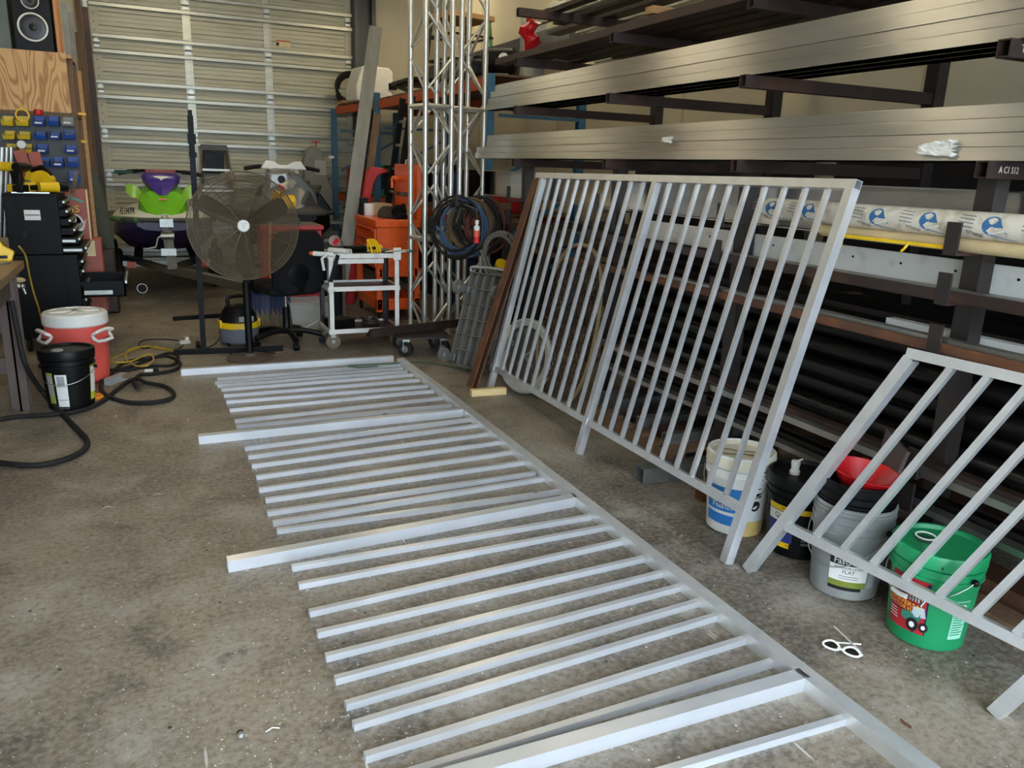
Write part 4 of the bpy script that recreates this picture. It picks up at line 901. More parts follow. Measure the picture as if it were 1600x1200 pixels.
# tall planks leaning on the shelf
bt = V(1.96, 9.35, 0); 
dr = (AY(583, 75, 9.75)-AY(548, 340, 9.45)).normalized()
bt = AY(548, 340, 9.45)-dr*(AY(548, 340, 9.45).z/dr.z); tp = bt+dr*(3.15/dr.z)
solo(MB().bar(bt, tp, .15, .035, (-.3, -1, 0)), 'leaning_plank', mat('grey_plank', (134, 132, 122), .5, .2, .15, 5, stretch=(3, 3, .5)), 'tall pale grey metal plank leaning on the pallet rack', 'plank', smooth=0, bev=.002)
solo(MB().bar(bt+V(.17, .06, 0), bt+V(.17, .06, 0)+dr*2.25, .09, .04, (-.3, -1, 0)), 'leaning_board', wood_dk, 'shorter dark board leaning beside the tall grey plank', 'board', bev=.003)
ld = thing('extension_ladder', 'black ladder section leaning behind the trusses', 'ladder', (2.55, 9.2, 0))
la, lb_ = V(2.42, 9.0, 0), V(2.78, 9.0, 2.35)
for dy in (0, .38): part(ld, MB().bar(la+V(0, dy, 0), lb_+V(0, dy, 0), .03, .07), 'rail', blk_metal, w=True)
for k in range(1, 9): q = la.lerp(lb_, k/9); part(ld, MB().bar(q, q+V(0, .38, 0), .03, .03), 'rung', alum_old, w=True)
# ------------------------------------------------------------------ orange service cabinet
OX0, OX1, OY0, OY1 = 2.11, 2.58, 8.08, 8.98
oc = thing('tool_cabinet', 'orange rolling tool cabinet with drawers and open lower tray', 'cabinet', ((OX0+OX1)/2, (OY0+OY1)/2, 0))
for x in (OX0, OX1-.06):
    for y in (OY0, OY1-.06): part(oc, MB().ang((x if x == OX0 else x+.06, y if y == OY0 else y+.06, .1), (x if x == OX0 else x+.06, y if y == OY0 else y+.06, .55), .055*(1 if x == OX0 else -1), .055*(1 if y == OY0 else -1), .004, (0, 1, 0)) if False else MB().bb(x, x+.06, y, y+.06, .1, .56), 'leg', orange, w=True, bev=.004)
part(oc, MB().bb(OX0, OX1, OY0, OY1, .12, .24), 'lower_tray', orange, w=True, bev=.006)
part(oc, MB().bb(OX0+.01, OX1-.01, OY0+.01, OY1-.01, .55, .98), 'body', orange, w=True, bev=.006)
part(oc, MB().bb(OX0+.07, OX1-.07, OY0, OY0+.012, .60, .84), 'side_panel', orange, w=True, bev=.004)
part(oc, MB().bb(OX0-.01, OX1+.01, OY0-.01, OY1+.01, .98, 1.06), 'top_tray', orange, w=True, bev=.01)
part(oc, MB().bb(OX0+.03, OX1-.03, OY0+.0, OY0+.03, .47, .56), 'skirt', orange, w=True, bev=.004)
for k, (z0, z1_) in enumerate(((.86, .96), (.78, .85), (.70, .77), (.57, .69))):
    d = part(oc, MB().bb(OX0-.008, OX0+.012, OY0+.05, OY1-.05, z0, z1_), 'drawer', orange, w=True, bev=.003)
    part(d, MB().bb(OX0-.022, OX0-.008, OY0+.12, OY1-.12, z1_-.025, z1_-.008), 'pull', red_enamel, w=True)
for x in (OX0+.04, OX1-.04):
    for y in (OY0+.04, OY1-.04): part(oc, MB().cyl((x-.012, y, .05), (x+.012, y, .05), .05, 14), 'wheel', blk_rubber, w=True)
for z in (.2, .3, .42, .52, .88, .96): part(oc, MB().cyl((OX0+.03, OY0-.003, z), (OX0+.03, OY0+.002, z), .006, 8).cyl((OX1-.03, OY0-.003, z), (OX1-.03, OY0+.002, z), .006, 8), 'bolt', galv, w=True)
part(oc, MB().bb(OX1-.03, OX1+.03, OY0+.02, OY1-.03, 1.06, 1.62), 'raised_lid', orange, w=True, bev=.012)
pn = part(oc, MB().bb(OX1-.045, OX1-.03, OY0+.10, OY1-.12, 1.12, 1.54), 'lid_panel', orange, w=True, bev=.008)
part(pn, MB().bb(OX1-.052, OX1-.045, 8.34, 8.80, 1.28, 1.325), 'name_plate', dkgrey, w=True)
part(pn, text_mb('OSTEL', .04, frame((OX1-.054, 8.57, 1.302), (0, -1, 0), (0, 0, 1)), sx=1.6), 'plate_lettering', galv, w=True, smooth=0)
part(oc, MB().cyl((OX1-.03, 8.72, 1.46), (OX1-.12, 8.72, 1.46), .03, 14).cyl((OX1-.12, 8.72, 1.47), (OX1-.12, 8.72, 1.36), .018, 12), 'spigot', orange, w=True)
part(oc, MB().ball((OX1-.12, 8.55, 1.46), .026).cyl((OX1-.03, 8.55, 1.46), (OX1-.12, 8.55, 1.46), .014, 10), 'valve_knob', orange, w=True)
part(oc, MB().sweep([(OX1, 8.50, 1.62), (OX1, 8.50, 1.66), (OX1, 8.60, 1.66), (OX1, 8.60, 1.62)], .008, 6), 'lid_handle', white_plastic, w=True)
for y in (OY0+.1, OY1-.12): part(oc, MB().bar((OX1-.06, y, 1.06), (OX1-.05, y+.03, 1.35), .012, .02), 'lid_strut', blk_metal, w=True)
gO = 'things on the orange cabinet'; ZT = 1.061
solo(MB().lathe([(.05, 0), (.055, .01), (.055, .13), (.0, .13)], (2.2, 8.72, ZT), 20), 'paper_roll', white_paper, 'white paper towel roll stub on the orange cabinet', 'roll', gO)
bx_ = thing('cardboard_box', 'small tan cardboard box on the orange cabinet', 'box', (2.34, 8.78, ZT), .15, gO)
part(bx_, MB().box((0, 0, .065), (.22, .14, .13)), 'body', cardboard, bev=.003); part(bx_, MB().box((-.02, 0, .133), (.17, .15, .006)), 'flap', cardboard)
cap_ = thing('cap', 'dark brown baseball cap lying on the orange cabinet', 'cap', (2.32, 8.42, ZT), .3, gO)
part(cap_, MB().lathe([(.10, 0), (.105, .03), (.09, .08), (.05, .115), (0, .122)], n=22), 'crown', mat('brown_cloth', (60, 50, 38), .9, 0, .2, 40)); part(cap_, MB().prism([(.11*math.cos(a)*1.0, -.06-.12*math.sin(a)) for a in [PI*i/10 for i in range(11)]], (0, 0, .008), (1, 0, 0), (0, 1, 0), .008), 'brim', mat('brown_cloth', (60, 50, 38)))
coil('glove_bundle', 'black work gloves bundle at the front of the orange cabinet top', (2.40, 8.22, ZT+.055), .05, .028, 3, blk_fabric, (0, .4, 1), 'gloves', gO, 3)
crate((2.17, 8.95-.12, ZT), (.08, .1, .17), blk_plastic, 'battery_pack', 'black battery pack at the back of the orange cabinet', 'battery', 0, group=gO)
solo(MB().lathe([(.028, 0), (.03, .005), (.03, .12), (.018, .145), (.018, .165), (0, .165)], (2.50, 8.2, ZT), 16), 'spray_bottle', cardboard, 'small tan bottle by the lid of the orange cabinet', 'bottle', gO)
# red fender leaning behind
rf = MB(); pts = []
for i in range(12): a = PI*.05+i/11*PI*.42; pts.append((.34*math.cos(a)*-1+.3, .52*math.sin(a)))
inner = [(x*.62+.16, y*.80) for x, y in pts]
cF = AY(597, 325, 9.15)
solo(MB().prism(pts+inner[::-1], (cF.x-.10, 9.15, 0.02), (1, 0, 0), (0, 0, 1.0), .10) if False else MB().prism([(-.30, 0), (-.02, 1.50), (.03, 1.58), (.22, 1.56), (.22, 1.52), (.12, 1.49), (.06, 1.40), (-.2, 0)], (2.33, 9.22, 0), (1, 0, 0), (0, 0, 1), -.08), 'red_fender', red_enamel, 'red curved metal fender standing behind the orange cabinet', 'fender', bev=.012)
# ------------------------------------------------------------------ white steel cart
wc = thing('utility_cart', 'white angle iron utility cart on casters with two lower shelves', 'cart', (1.70, 7.15, 0))
CX0, CX1, CY0, CY1, CZ = 1.385, 2.03, 6.96, 7.38, .84
for x, sx in ((CX0, 1), (CX1, -1)):
    for y, sy in ((CY0, 1), (CY1, -1)):
        mb = MB().bb(min(x, x+sx*.045), max(x, x+sx*.045), min(y, y+sy*.006), max(y, y+sy*.006), .12, CZ).bb(min(x, x+sx*.006), max(x, x+sx*.006), min(y, y+sy*.045), max(y, y+sy*.045), .12, CZ)
        part(wc, mb, 'leg', white_paint if sy > 0 else steel_dk, w=True, smooth=0)
for z in (.15, .53, CZ-.02):
    part(wc, MB().bb(CX0, CX1, CY0-.004, CY0+.004, z-.02, z+.02).bb(CX0, CX1, CY1-.004, CY1+.004, z-.02, z+.02).bb(CX0-.004, CX0+.004, CY0, CY1, z-.02, z+.02).bb(CX1-.004, CX1+.004, CY0, CY1, z-.02, z+.02), 'shelf_frame', white_paint, w=True, smooth=0)
    part(wc, MB().bb(CX0+.005, CX1-.005, CY0+.005, CY1-.005, z-.008, z+.002), 'shelf', steel_dk, w=True)
part(wc, MB().bb(CX0+.05, CX1-.15, CY0-.012, CY0-.004, CZ-.085, CZ-.045), 'top_strip', white_paint, w=True)
part(wc, MB().bb(CX1-.06, CX1+.01, CY0-.015, CY0+.0, CZ-.06, CZ+.05), 'corner_block', white_plastic, w=True, bev=.003)
for x in (CX0+.03, CX1-.03):
    for y in (CY0+.0, CY1-.02):
        c = part(wc, MB().bb(x-.02, x+.02, y-.02, y+.02, .10, .13).bb(x-.022, x-.018, y-.012, y+.012, .05, .11).bb(x+.018, x+.022, y-.012, y+.012, .05, .11), 'caster', galv, w=True)
        part(c, MB().cyl((x, y-.014, .064), (x, y+.014, .064), .064, 20), 'wheel', mat('tan_rubber', (110, 94, 76), .7), w=True); part(c, MB().cyl((x, y-.017, .064), (x, y+.017, .064), .018, 10), 'hub', ltgrey, w=True)
gC = 'things on the white cart'; Z = CZ-.017
def pipe_obj(a, b, r, m, label): return solo(MB().pipe(a, b, r, 16, .004), 'pipe_offcut', m, label, 'pipe', gC)
pipe_obj(AY(521, 398, 6.95), AY(489, 396, 7.0), .021, white_paint, 'white pipe offcut sticking out at the left end of the cart top')
pipe_obj((1.56, 6.96, Z+.032), (1.43, 7.10, Z+.032), .028, white_paint, 'white pipe offcut lying on the cart top under the cup')
pipe_obj((1.60, 7.02, Z+.028), (1.48, 7.16, Z+.028), .024, white_paint, 'thin white pipe offcut beside the cup on the cart top')
cu = thing('plastic_cup', 'clear plastic cup with red residue tipped over on the cart', 'cup', (1.50, 7.12, Z+.10), 0, gC)
RR_ = Matrix.Rotation(1.2, 3, 'X') @ Matrix.Rotation(-.5, 3, 'Y')
part(cu, MB().lathe([(.03, -.06), (.045, .07), (.047, .07), (.042, .066), (.028, -.057), (0, -.057)], n=22, R=RR_), 'cup', mat('clear_cup', (215, 205, 200), .25, 0, .05, alpha=.55)); part(cu, MB().lathe([(.0, -.055), (.029, -.055), (.034, .0), (0, .0)], n=18, R=RR_), 'residue', red_plastic)
gr = thing('angle_grinder', 'black angle grinder lying on the cart top', 'grinder', (1.68, 7.10, Z), .3, gC)
part(gr, MB().cyl((-.13, 0, .045), (.08, 0, .045), .032, 14), 'body', blk_plastic); part(gr, MB().cyl((.11, 0, .075), (.11, 0, .02), .03, 14).cyl((.06, 0, .045), (.11, 0, .05), .03, 12), 'head', galv); part(gr, MB().cyl((.11, 0, .02), (.11, 0, .016), .058, 20), 'disc', steel_dk); part(gr, MB().cyl((.10, -.02, .05), (.10, -.13, .06), .013, 10), 'side_handle', blk_plastic)
gl = thing('work_glove', 'yellow work glove draped on the cart top', 'glove', (1.82, 7.12, Z), .5, gC)
part(gl, MB().loft([[V(x*w, -.02+z*.3+y*.5*w, z) for x, y in ((-1, -.3), (0, -.5), (1, -.3), (1, .3), (0, .5), (-1, .3))] for w, z in ((.05, .004), (.055, .05), (.05, .10), (.03, .13))]), 'palm', yellow, smooth=60)
for i in range(4): part(gl, MB().sweep([(-.04+i*.026, .02, .12), (-.055+i*.03, -.02, .10), (-.065+i*.032, -.06, .05), (-.07+i*.034, -.075, .012)], .011, 7, sm=3), 'finger', yellow)
part(gl, MB().sweep([(.04, 0, .06), (.075, -.02, .07), (.085, -.04, .045)], .011, 7, sm=3), 'thumb', yellow)
tr_ = thing('steel_tray', 'shallow dark steel tray of offcuts at the right of the cart top', 'tray', (1.85, 7.16, Z), 0, gC)
part(tr_, MB().box((-.05, .14, .008), (.34, .10, .012)), 'plate', steel_dk); part(tr_, MB().bar((-.2, .1, .02), (.15, .12, .02), .02, .012).bar((-.15, .15, .02), (.1, .17, .02), .03, .012), 'offcut', galv)
solo(MB().sweep([(1.90, 6.97, Z+.03), (2.10, 6.90, Z+.05), (2.19, 6.96, Z+.03), (2.12, 7.05, Z+.02), (1.95, 7.10, Z+.015)], .007, 7), 'bent_rod', galv, 'bent grey steel rod hanging over the right end of the cart', 'rod', gC)
cl = thing('trigger_clamp', 'black clamp hanging from the left corner of the cart', 'clamp', (1.40, 6.93, .6), 0, gC)
part(cl, MB().bar((1.47, 6.94, Z+.01), (1.40, 6.935, .60), .02, .03), 'bar', blk_metal, w=True); part(cl, MB().sweep([(1.38, 6.94, Z+.02), (1.33, 6.93, Z-.02), (1.345, 6.93, Z-.12)], .014, 8), 'handle', white_paint, w=True); part(cl, MB().ball(AY(486, 396, 7.0), .018), 'orange_tip', orange, w=True)
crate((1.52, 7.17, .151), (.20, .2, .07), blk_plastic, 'grinder_case', 'small black case on the bottom shelf of the cart', 'case', .4, group=gC)
coil('chain_pile', 'dark chain pile on the bottom shelf of the cart', (1.80, 7.15, .185), .07, .016, 3, steel_dk, (0, 0, 1), 'chain', gC, 6)
# ------------------------------------------------------------------ pedestal fan
FC = V(.69, 6.84, 1.085); FR = .43
fn = V(-.10, -.985, .08).normalized(); fx = V(0, 0, 1).cross(fn).normalized()*-1; fx = -fx if fx.x < 0 else fx; fu = fn.cross(fx)*-1; fu = fu if fu.z > 0 else -fu
fan = thing('pedestal_fan', 'large industrial pedestal fan with a brown wire guard and round base', 'fan', (.70, 6.80, 0))
part(fan, MB().lathe([(.19, 0), (.19, .010), (.175, .016), (.06, .024), (.05, .05), (0, .05)], (.68, 6.77, 0), 40), 'base', mat('dusty_iron', (88, 76, 64), .7, 0, .2, 8), w=True)
part(fan, MB().cyl((.68, 6.77, .02), (.69, 6.90, .62), .030, 18).cyl((.69, 6.90, .60), (.69, 6.96, 1.05), .020, 14), 'pole', blk_metal, w=True)
part(fan, MB().cyl(FC-fn*.04, FC-fn*.24, .085, 22), 'motor', blk_metal, w=True)
guard = mat('guard_wire', (104, 90, 70), .4, .5, .15, 10)
def circ(c, r, n=56): return [c+fx*(r*math.cos(2*PI*i/n))+fu*(r*math.sin(2*PI*i/n)) for i in range(n)]
def dome(r): return .075*(1-(r/FR)**2)**.5 if r < FR else 0
nr = 42
for i in range(nr):
    r = .05+(FR-.05)*i/(nr-1)
    part(fan, MB().sweep(circ(FC+fn*dome(r), r), .0024 if i < nr-1 else .006, 5, True), 'guard_ring', guard, w=True)
for i in range(0, nr, 3):
    r = .09+(FR-.09)*i/(nr-1)
    part(fan, MB().sweep(circ(FC-fn*(.10+dome(r)*1.2), r), .0022 if r < .42 else .006, 5, True), 'rear_guard_ring', guard, w=True)
for k in range(12):
    a = 2*PI*k/12+.13; d = fx*math.cos(a)+fu*math.sin(a)
    part(fan, MB().sweep([FC+d*r+fn*(dome(r)+.003) for r in (.04, .12, .2, .28, .35, .40, .425, .43)], .003, 5), 'spoke', guard, w=True)
    part(fan, MB().sweep([FC+d*.43, FC+d*.43-fn*.10], .003, 5), 'guard_clip', guard, w=True)
    part(fan, MB().sweep([FC+d*r-fn*(.10+dome(r)*1.2+.003) for r in (.085, .2, .3, .38, .43)], .003, 5), 'rear_spoke', guard, w=True)
hb = part(fan, MB().lathe([(.048, 0), (.048, .008), (.040, .014), (0, .014)], FC+fn*.075, 24, Matrix((fx, fu, fn)).transposed()), 'hub_badge', white_plastic, w=True)
hx = fx if fx.cross(fu).dot(fn) > 0 else -fx
for k, (s_, q) in enumerate((('TPI CORP', .016), ('30 IN', 0), ('USA', -.016))): part(hb, text_mb(s_, .012, frame(FC+fn*.0905+fu*q, hx, fu)), 'badge_lettering', dkgrey, w=True, smooth=0)
blade = mat('fan_blade_brown', (44, 38, 31), .5, .2)
for k in range(3):
    a = 2*PI*k/3+.5; d = fx*math.cos(a)+fu*math.sin(a); e = -fx*math.sin(a)+fu*math.cos(a); rings = []
    for r, w_, tw in ((.05, .035, .6), (.15, .07, .6), (.27, .085, .55), (.36, .075, .5), (.385, .04, .45)):
        ce = FC-fn*.02+d*r; wd = e*math.cos(tw)+fn*math.sin(tw); tn = wd.cross(d).normalized()*.0025
        rings.append([ce-wd*w_+tn, ce+wd*w_+tn, ce+wd*w_-tn, ce-wd*w_-tn])
    part(fan, MB().loft(rings), 'blade', blade, w=True, smooth=60)
# ------------------------------------------------------------------ black tube stand, floor bar
st_ = thing('tube_stand', 'tall black tube stand with one floor foot left of the fan', 'stand', (.33, 7.06, 0))
tp = AY(297, 180, 7.06)
part(st_, MB().htube((.335, 7.06, 0.0), (tp.x, 7.06, tp.z), .042, .042, .004, (0, 1, 0)), 'post', blk_metal, w=True, smooth=0)
part(st_, MB().bar((.10, 7.07, .022), (.98, 6.98, .022), .045, .042), 'foot', blk_metal, w=True)
part(st_, MB().bb(tp.x-.03, tp.x+.03, 7.03, 7.09, tp.z-.22, tp.z-.14).bb(tp.x-.028, tp.x+.028, 7.03, 7.09, tp.z-.32, tp.z-.28), 'collar', blk_metal, w=True); part(st_, MB().bb(tp.x-.015, tp.x+.015, 7.045, 7.075, tp.z, tp.z+.04), 'top_cap', blk_metal, w=True)
solo(MB().bar((.14, 8.64, .02), (.82, 8.75, .02), .04, .04), 'floor_bar', blk_metal, 'black steel bar lying on the floor behind the fan', 'bar')
# ------------------------------------------------------------------ office chair, seen from behind
ch = thing('office_chair', 'black office chair behind the fan', 'chair', (1.06, 7.27, 0), .35)
part(ch, MB().lathe([(.05, .10), (.055, .12), (.035, .16), (.035, .24), (0, .24)], n=16), 'hub', blk_plastic); part(ch, MB().cyl((0, 0, .22), (0, 0, .48), .014, 12), 'gas_cylinder', chrome); part(ch, MB().cyl((0, 0, .18), (0, 0, .34), .032, 14), 'cylinder_sleeve', blk_plastic)
for k in range(5):
    a = 2*PI*k/5-.25-PI/2; d = V(math.cos(a), math.sin(a), 0)
    l = part(ch, MB().sweep([d*.03+V(0, 0, .125), d*.16+V(0, 0, .12), d*.31+V(0, 0, .085)], .026, 8, sm=3), 'base_leg', blk_plastic)
    part(l, MB().cyl(d*.31+V(0, 0, .032)+V(-d.y, d.x, 0)*.022, d*.31+V(0, 0, .032)-V(-d.y, d.x, 0)*.022, .032, 12), 'caster', blk_plastic)
part(ch, MB().loft([[V(x*w, y*w, z) for x, y in ((-.25, -.2), (-.2, -.25), (.2, -.25), (.25, -.2), (.25, .2), (.2, .25), (-.2, .25), (-.25, .2))] for w, z in ((.85, .47), (1, .49), (1, .545), (.88, .57))]), 'seat', blk_fabric, smooth=60, bev=.01)
part(ch, MB().loft([[V(x*w, -.24+y-.05*(z-.6), z) for x, y in ((-1, -.02), (-.7, -.045), (.7, -.045), (1, -.02), (1, .02), (.7, .03), (-.7, .03), (-1, .02))] for w, z in ((.17, .50), (.24, .56), (.25, .75), (.24, .95), (.17, 1.03))]), 'backrest', blk_fabric, smooth=60)
part(ch, MB().lathe([(.10, 0), (.10, .008), (.07, .016), (0, .016)], (-.02, -.283, .66), 26, Matrix.Rotation(PI/2, 3, 'X')), 'back_cover', blk_plastic)
part(ch, MB().bar((0, -.06, .47), (0, -.27, .5), .06, .02).bar((0, -.27, .49), (0, -.3, .62), .06, .02), 'back_bracket', blk_metal)
for s_ in (-1, 1): part(ch, MB().sweep([(s_*.22, .05, .48), (s_*.30, .02, .52), (s_*.31, -.02, .72)], .017, 8, sm=4).box((s_*.31, .02, .735), (.07, .26, .03)), 'armrest', blk_plastic)
part(ch, MB().sweep([(.1, .1, .46), (.24, .04, .45), (.29, .0, .43)], .007, 6), 'height_lever', blk_plastic)
# ------------------------------------------------------------------ shop vacuum, broom, tote, red chest
vc = thing('shop_vacuum', 'small yellow and black shop vacuum with grey tank behind the fan pole', 'vacuum', (.66, 7.40, 0), .2)
part(vc, MB().lathe([(.15, .01), (.165, .03), (.175, .15), (.175, .16), (0, .16)], n=28), 'tank', mat('grey_tank', (104, 108, 116), .45)); part(vc, MB().lathe([(.177, .155), (.18, .16), (.178, .205), (.16, .21), (0, .21)], n=28), 'yellow_band', yellow)
part(vc, MB().lathe([(.165, .205), (.155, .26), (.11, .34), (.05, .36), (0, .36)], n=24), 'motor_cover', blk_plastic); part(vc, MB().sweep([(-.08, 0, .34), (-.075, 0, .42), (.075, 0, .42), (.08, 0, .34)], .018, 8, sm=4), 'handle', blk_plastic)
part(vc, MB().box((.02, -.163, .245), (.13, .01, .045)), 'label_plate', ltgrey); 
for s_ in (-1, 1): part(vc, MB().box((s_*.17, -.03, .19), (.02, .05, .07)), 'latch', yellow, bev=.004)
for a in (.5, 2.2, 3.8, 5.4): part(vc, MB().cyl((.15*math.cos(a), .15*math.sin(a)-.012, .02), (.15*math.cos(a), .15*math.sin(a)+.012, .02), .02, 10), 'caster', blk_plastic)
br = thing('push_broom', 'blue headed push broom with tan bristles standing behind the chair', 'broom', (1.0, 7.80, 0), -.05)
part(br, MB().box((0, 0, .40), (.36, .06, .07)), 'head', dkblue, bev=.01)
mb = MB(); random.seed(9)
for i in range(90):
    x = -.17+.34*(i % 30)/29; y = -.02+.02*(i//30); mb.cyl((x, y, .37), (x*1.12+random.uniform(-.012, .012), y*2+random.uniform(-.01, .01), .0), .0045, 4, .004)
o = part(br, mb, 'bristles', mat('tan_bristle', (140, 124, 96), .8), smooth=0); o['kind'] = 'stuff'
mb = MB()
for i in range(24): x = -.17+.34*i/23; mb.cyl((x, -.035, .40), (x*1.08, -.045, .24-.03*(i % 3)), .006, 5)
o = part(br, mb, 'blue_bristles', dkblue, smooth=0); o['kind'] = 'stuff'
part(br, MB().cyl((0, .02, .42), (.05, .25, 1.2), .012, 10), 'handle', wood)
tt = thing('plastic_tote', 'cloudy clear plastic tote on the floor behind the chair', 'tote', (1.36, 7.80, 0), -.05)
clear = mat('cloudy_plastic', (176, 172, 158), .35, 0, .06, 6, alpha=.72)
part(tt, MB().loft([[V(x*w, y*w*.8, z) for x, y in ((-.2, -.2), (.2, -.2), (.2, .2), (-.2, .2))] for w, z in ((.85, 0), (1, .30))], cap=False).box((0, 0, .006), (.33, .26, .01)), 'bin', clear, smooth=0); part(tt, MB().sweep([(-.205, -.165, .30), (.205, -.165, .30), (.205, .165, .30), (-.205, .165, .30)], .010, 6, True), 'rim', clear); part(tt, MB().bar((-.1, -.175, .05), (.06, -.18, .13), .008, .008), 'white_stick', white_plastic)
rc = thing('red_tool_chest', 'red tool chest with a grey top behind the fan', 'tool chest', (1.32, 8.62, 0))
part(rc, MB().bb(1.02, 1.62, 8.4, 8.9, .08, .93), 'body', red_enamel, w=True, bev=.008)
part(rc, MB().bb(1.0, 1.64, 8.38, 8.92, .93, .975), 'top_rim', red_enamel, w=True, bev=.008); part(rc, MB().bb(1.03, 1.61, 8.41, 8.89, .974, .98), 'top_mat', gry_plastic, w=True)
for k in range(5):
    d = part(rc, MB().bb(1.05, 1.59, 8.39, 8.402, .12+k*.16, .26+k*.16), 'drawer', red_enamel, w=True, bev=.003); part(d, MB().bb(1.08, 1.56, 8.375, 8.39, .232+k*.16, .248+k*.16), 'pull', chrome, w=True)
for x in (1.08, 1.56):
    for y in (8.46, 8.84): part(rc, MB().cyl((x-.012, y, .045), (x+.012, y, .045), .045, 12), 'wheel', blk_rubber, w=True)
ms_ = thing('chop_saw', 'yellow chop saw with a red handle on the red tool chest', 'saw', (1.22, 8.65, .98), .2)
part(ms_, MB().box((0, 0, .03), (.36, .30, .06)), 'base', dkgrey, bev=.006); part(ms_, MB().cyl((-.02, .0, .20), (.03, .0, .20), .13, 26), 'blade_guard', yellow); part(ms_, MB().cyl((.03, .02, .22), (.18, .02, .22), .065, 18), 'motor', yellow); part(ms_, MB().bar((0, .14, .06), (0, .05, .24), .06, .05), 'arm', dkgrey); part(ms_, MB().sweep([(.0, -.1, .28), (.0, -.18, .36), (.0, -.08, .38)], .014, 8, sm=4), 'handle', red_plastic)
solo(MB().bb(1.66, 1.86, 8.5, 8.9, 0, .55), 'dark_case', blk_plastic, 'black case on the floor beside the red tool chest', 'case', bev=.01)
solo(MB().sweep([(1.55, 8.35, .80), (1.68, 8.30, .83), (1.80, 8.32, .80), (1.83, 8.36, .5), (1.83, 8.4, .02)], .02, 8, sm=4), 'grey_pipe', gry_plastic, 'bent grey hose beside the red tool chest', 'hose')
# ------------------------------------------------------------------ personal watercraft
lime = mat('lime_gelcoat', (118, 196, 34), .3, 0, .05, coat=.3); lime2 = mat('pale_lime_gelcoat', (168, 214, 72), .3, 0, .04); purple = mat('purple_gelcoat', (74, 50, 140), .3, 0, .05, coat=.3); purple_dk = mat('dark_purple_gelcoat', (34, 26, 62), .35); whiteg = mat('white_gelcoat', (238, 236, 224), .35, 0, .04, 6, coat=.2)
silver = mat('silver_gelcoat', (150, 150, 146), .3, .4, .06, coat=.3); charc = mat('charcoal_gelcoat', (84, 84, 82), .4)
def craft(name, label, c, rz, deck, cowl, cons, hull, mirror, pad, sc=1.):
    t = thing(name, label, 'watercraft', c, rz); t.scale = (1, .82, 1)
    # local: bow toward -Y, stations from bow to stern
    def sect(y, w, z0, zt, bev=.3): return [V(x*w, y, z0+(zt-z0)*q) for x, q in ((-1, .55), (-.98, 1), (.98, 1), (1, .55), (.72, .15), (0, 0), (-.72, .15))]
    part(t, MB().loft([sect(y, w, z0, zt) for y, w, z0, zt in ((-.02, .30, .34, .46), (.12, .46, .22, .46), (.5, .55, .08, .45), (1.2, .58, .02, .44), (2.0, .58, .0, .42), (2.7, .55, .02, .40))]), 'hull', hull, smooth=40)
    part(t, MB().sweep([(-.28, -.03, .47), (-.46, .12, .47), (-.57, .5, .46), (-.60, 1.2, .45), (-.59, 2.1, .43), (-.55, 2.72, .42), (.55, 2.72, .42), (.59, 2.1, .43), (.60, 1.2, .45), (.57, .5, .46), (.46, .12, .47), (.28, -.03, .47)], .028, 8, True, sm=2), 'bumper', dkgrey)
    def dk(y, w, h, n=9): return [V(-w+2*w*i/(n-1), y, .47+h*(1-abs(-1+2*i/(n-1))**2.2)) for i in range(n)]+[V(w*.8, y, .44), V(-w*.8, y, .44)]
    part(t, MB().loft([dk(y, w, h) for y, w, h in ((-.03, .27, .02), (.1, .45, .07), (.35, .54, .13), (.75, .57, .20), (1.3, .57, .18), (2.0, .56, .08), (2.7, .52, .04))]), 'deck', deck, smooth=60)
    def cw(y, w, z0, z1, f=.55): return [V(-w, y, z0), V(-w*.92, y, z0+(z1-z0)*.6), V(-w*f, y, z1), V(w*f, y, z1), V(w*.92, y, z0+(z1-z0)*.6), V(w, y, z0)]
    part(t, MB().loft([cw(y, w, z0, z1) for y, w, z0, z1 in ((.06, .12, .49, .53), (.16, .20, .51, .60), (.36, .28, .54, .78), (.7, .27, .58, .88), (1.1, .14, .58, .74))]), 'cowling', cowl, smooth=25)
    part(t, MB().loft([[V(0+x*w, y+yy, z) for x, yy in ((-1, .06), (-.75, -.05), (0, -.09), (.75, -.05), (1, .06), (.7, .25), (-.7, .25))] for w, y, z in ((.06, .36, .74), (.14, .41, .80), (.20, .46, .88), (.215, .52, .95), (.18, .62, .99))]), 'console', cons, smooth=30)
    part(t, MB().sweep([(-.46, .72, .97), (-.2, .66, 1.01), (.2, .66, 1.01), (.46, .72, .97)], .018, 8), 'handlebar', blk_metal)
    part(t, MB().bb(-.17, .17, .60, .70, .98, 1.03), 'bar_pad', pad, bev=.015)
    for s_ in (-1, 1):
        part(t, MB().sweep([(s_*.24, .68, 1.005), (s_*.34, .70, .995), (s_*.46, .72, .97)], .024, 8), 'grip', blk_rubber)
        if mirror: part(t, MB().loft([[V(s_*(.21+.0*k), .6, .72)+V(s_*x, y, z)*w for x, y, z in ((0, -.4, -.3), (0, .4, -.3), (0, .4, .3), (0, -.4, .3))] if k == 0 else [V(s_*(.21+k*.06), .58, .74+k*.02)+V(0, y*w, z*w) for y, z in ((-.5, -.45), (.5, -.45), (.5, .45), (-.5, .45))] for k, w in ((0, .10), (1, .16), (2, .17), (3, .10))]), 'mirror', mirror, smooth=50)
    part(t, MB().loft([[V(x*w, y, .58+z) for x, z in ((-.2, 0), (-.17, h), (.17, h), (.2, 0))] for y, w, h in ((1.1, .7, .16), (1.4, .9, .2), (2.0, 1, .16), (2.4, .9, .14))]), 'seat', blk_fabric, smooth=40, bev=.01)
    return t
JZ = .43
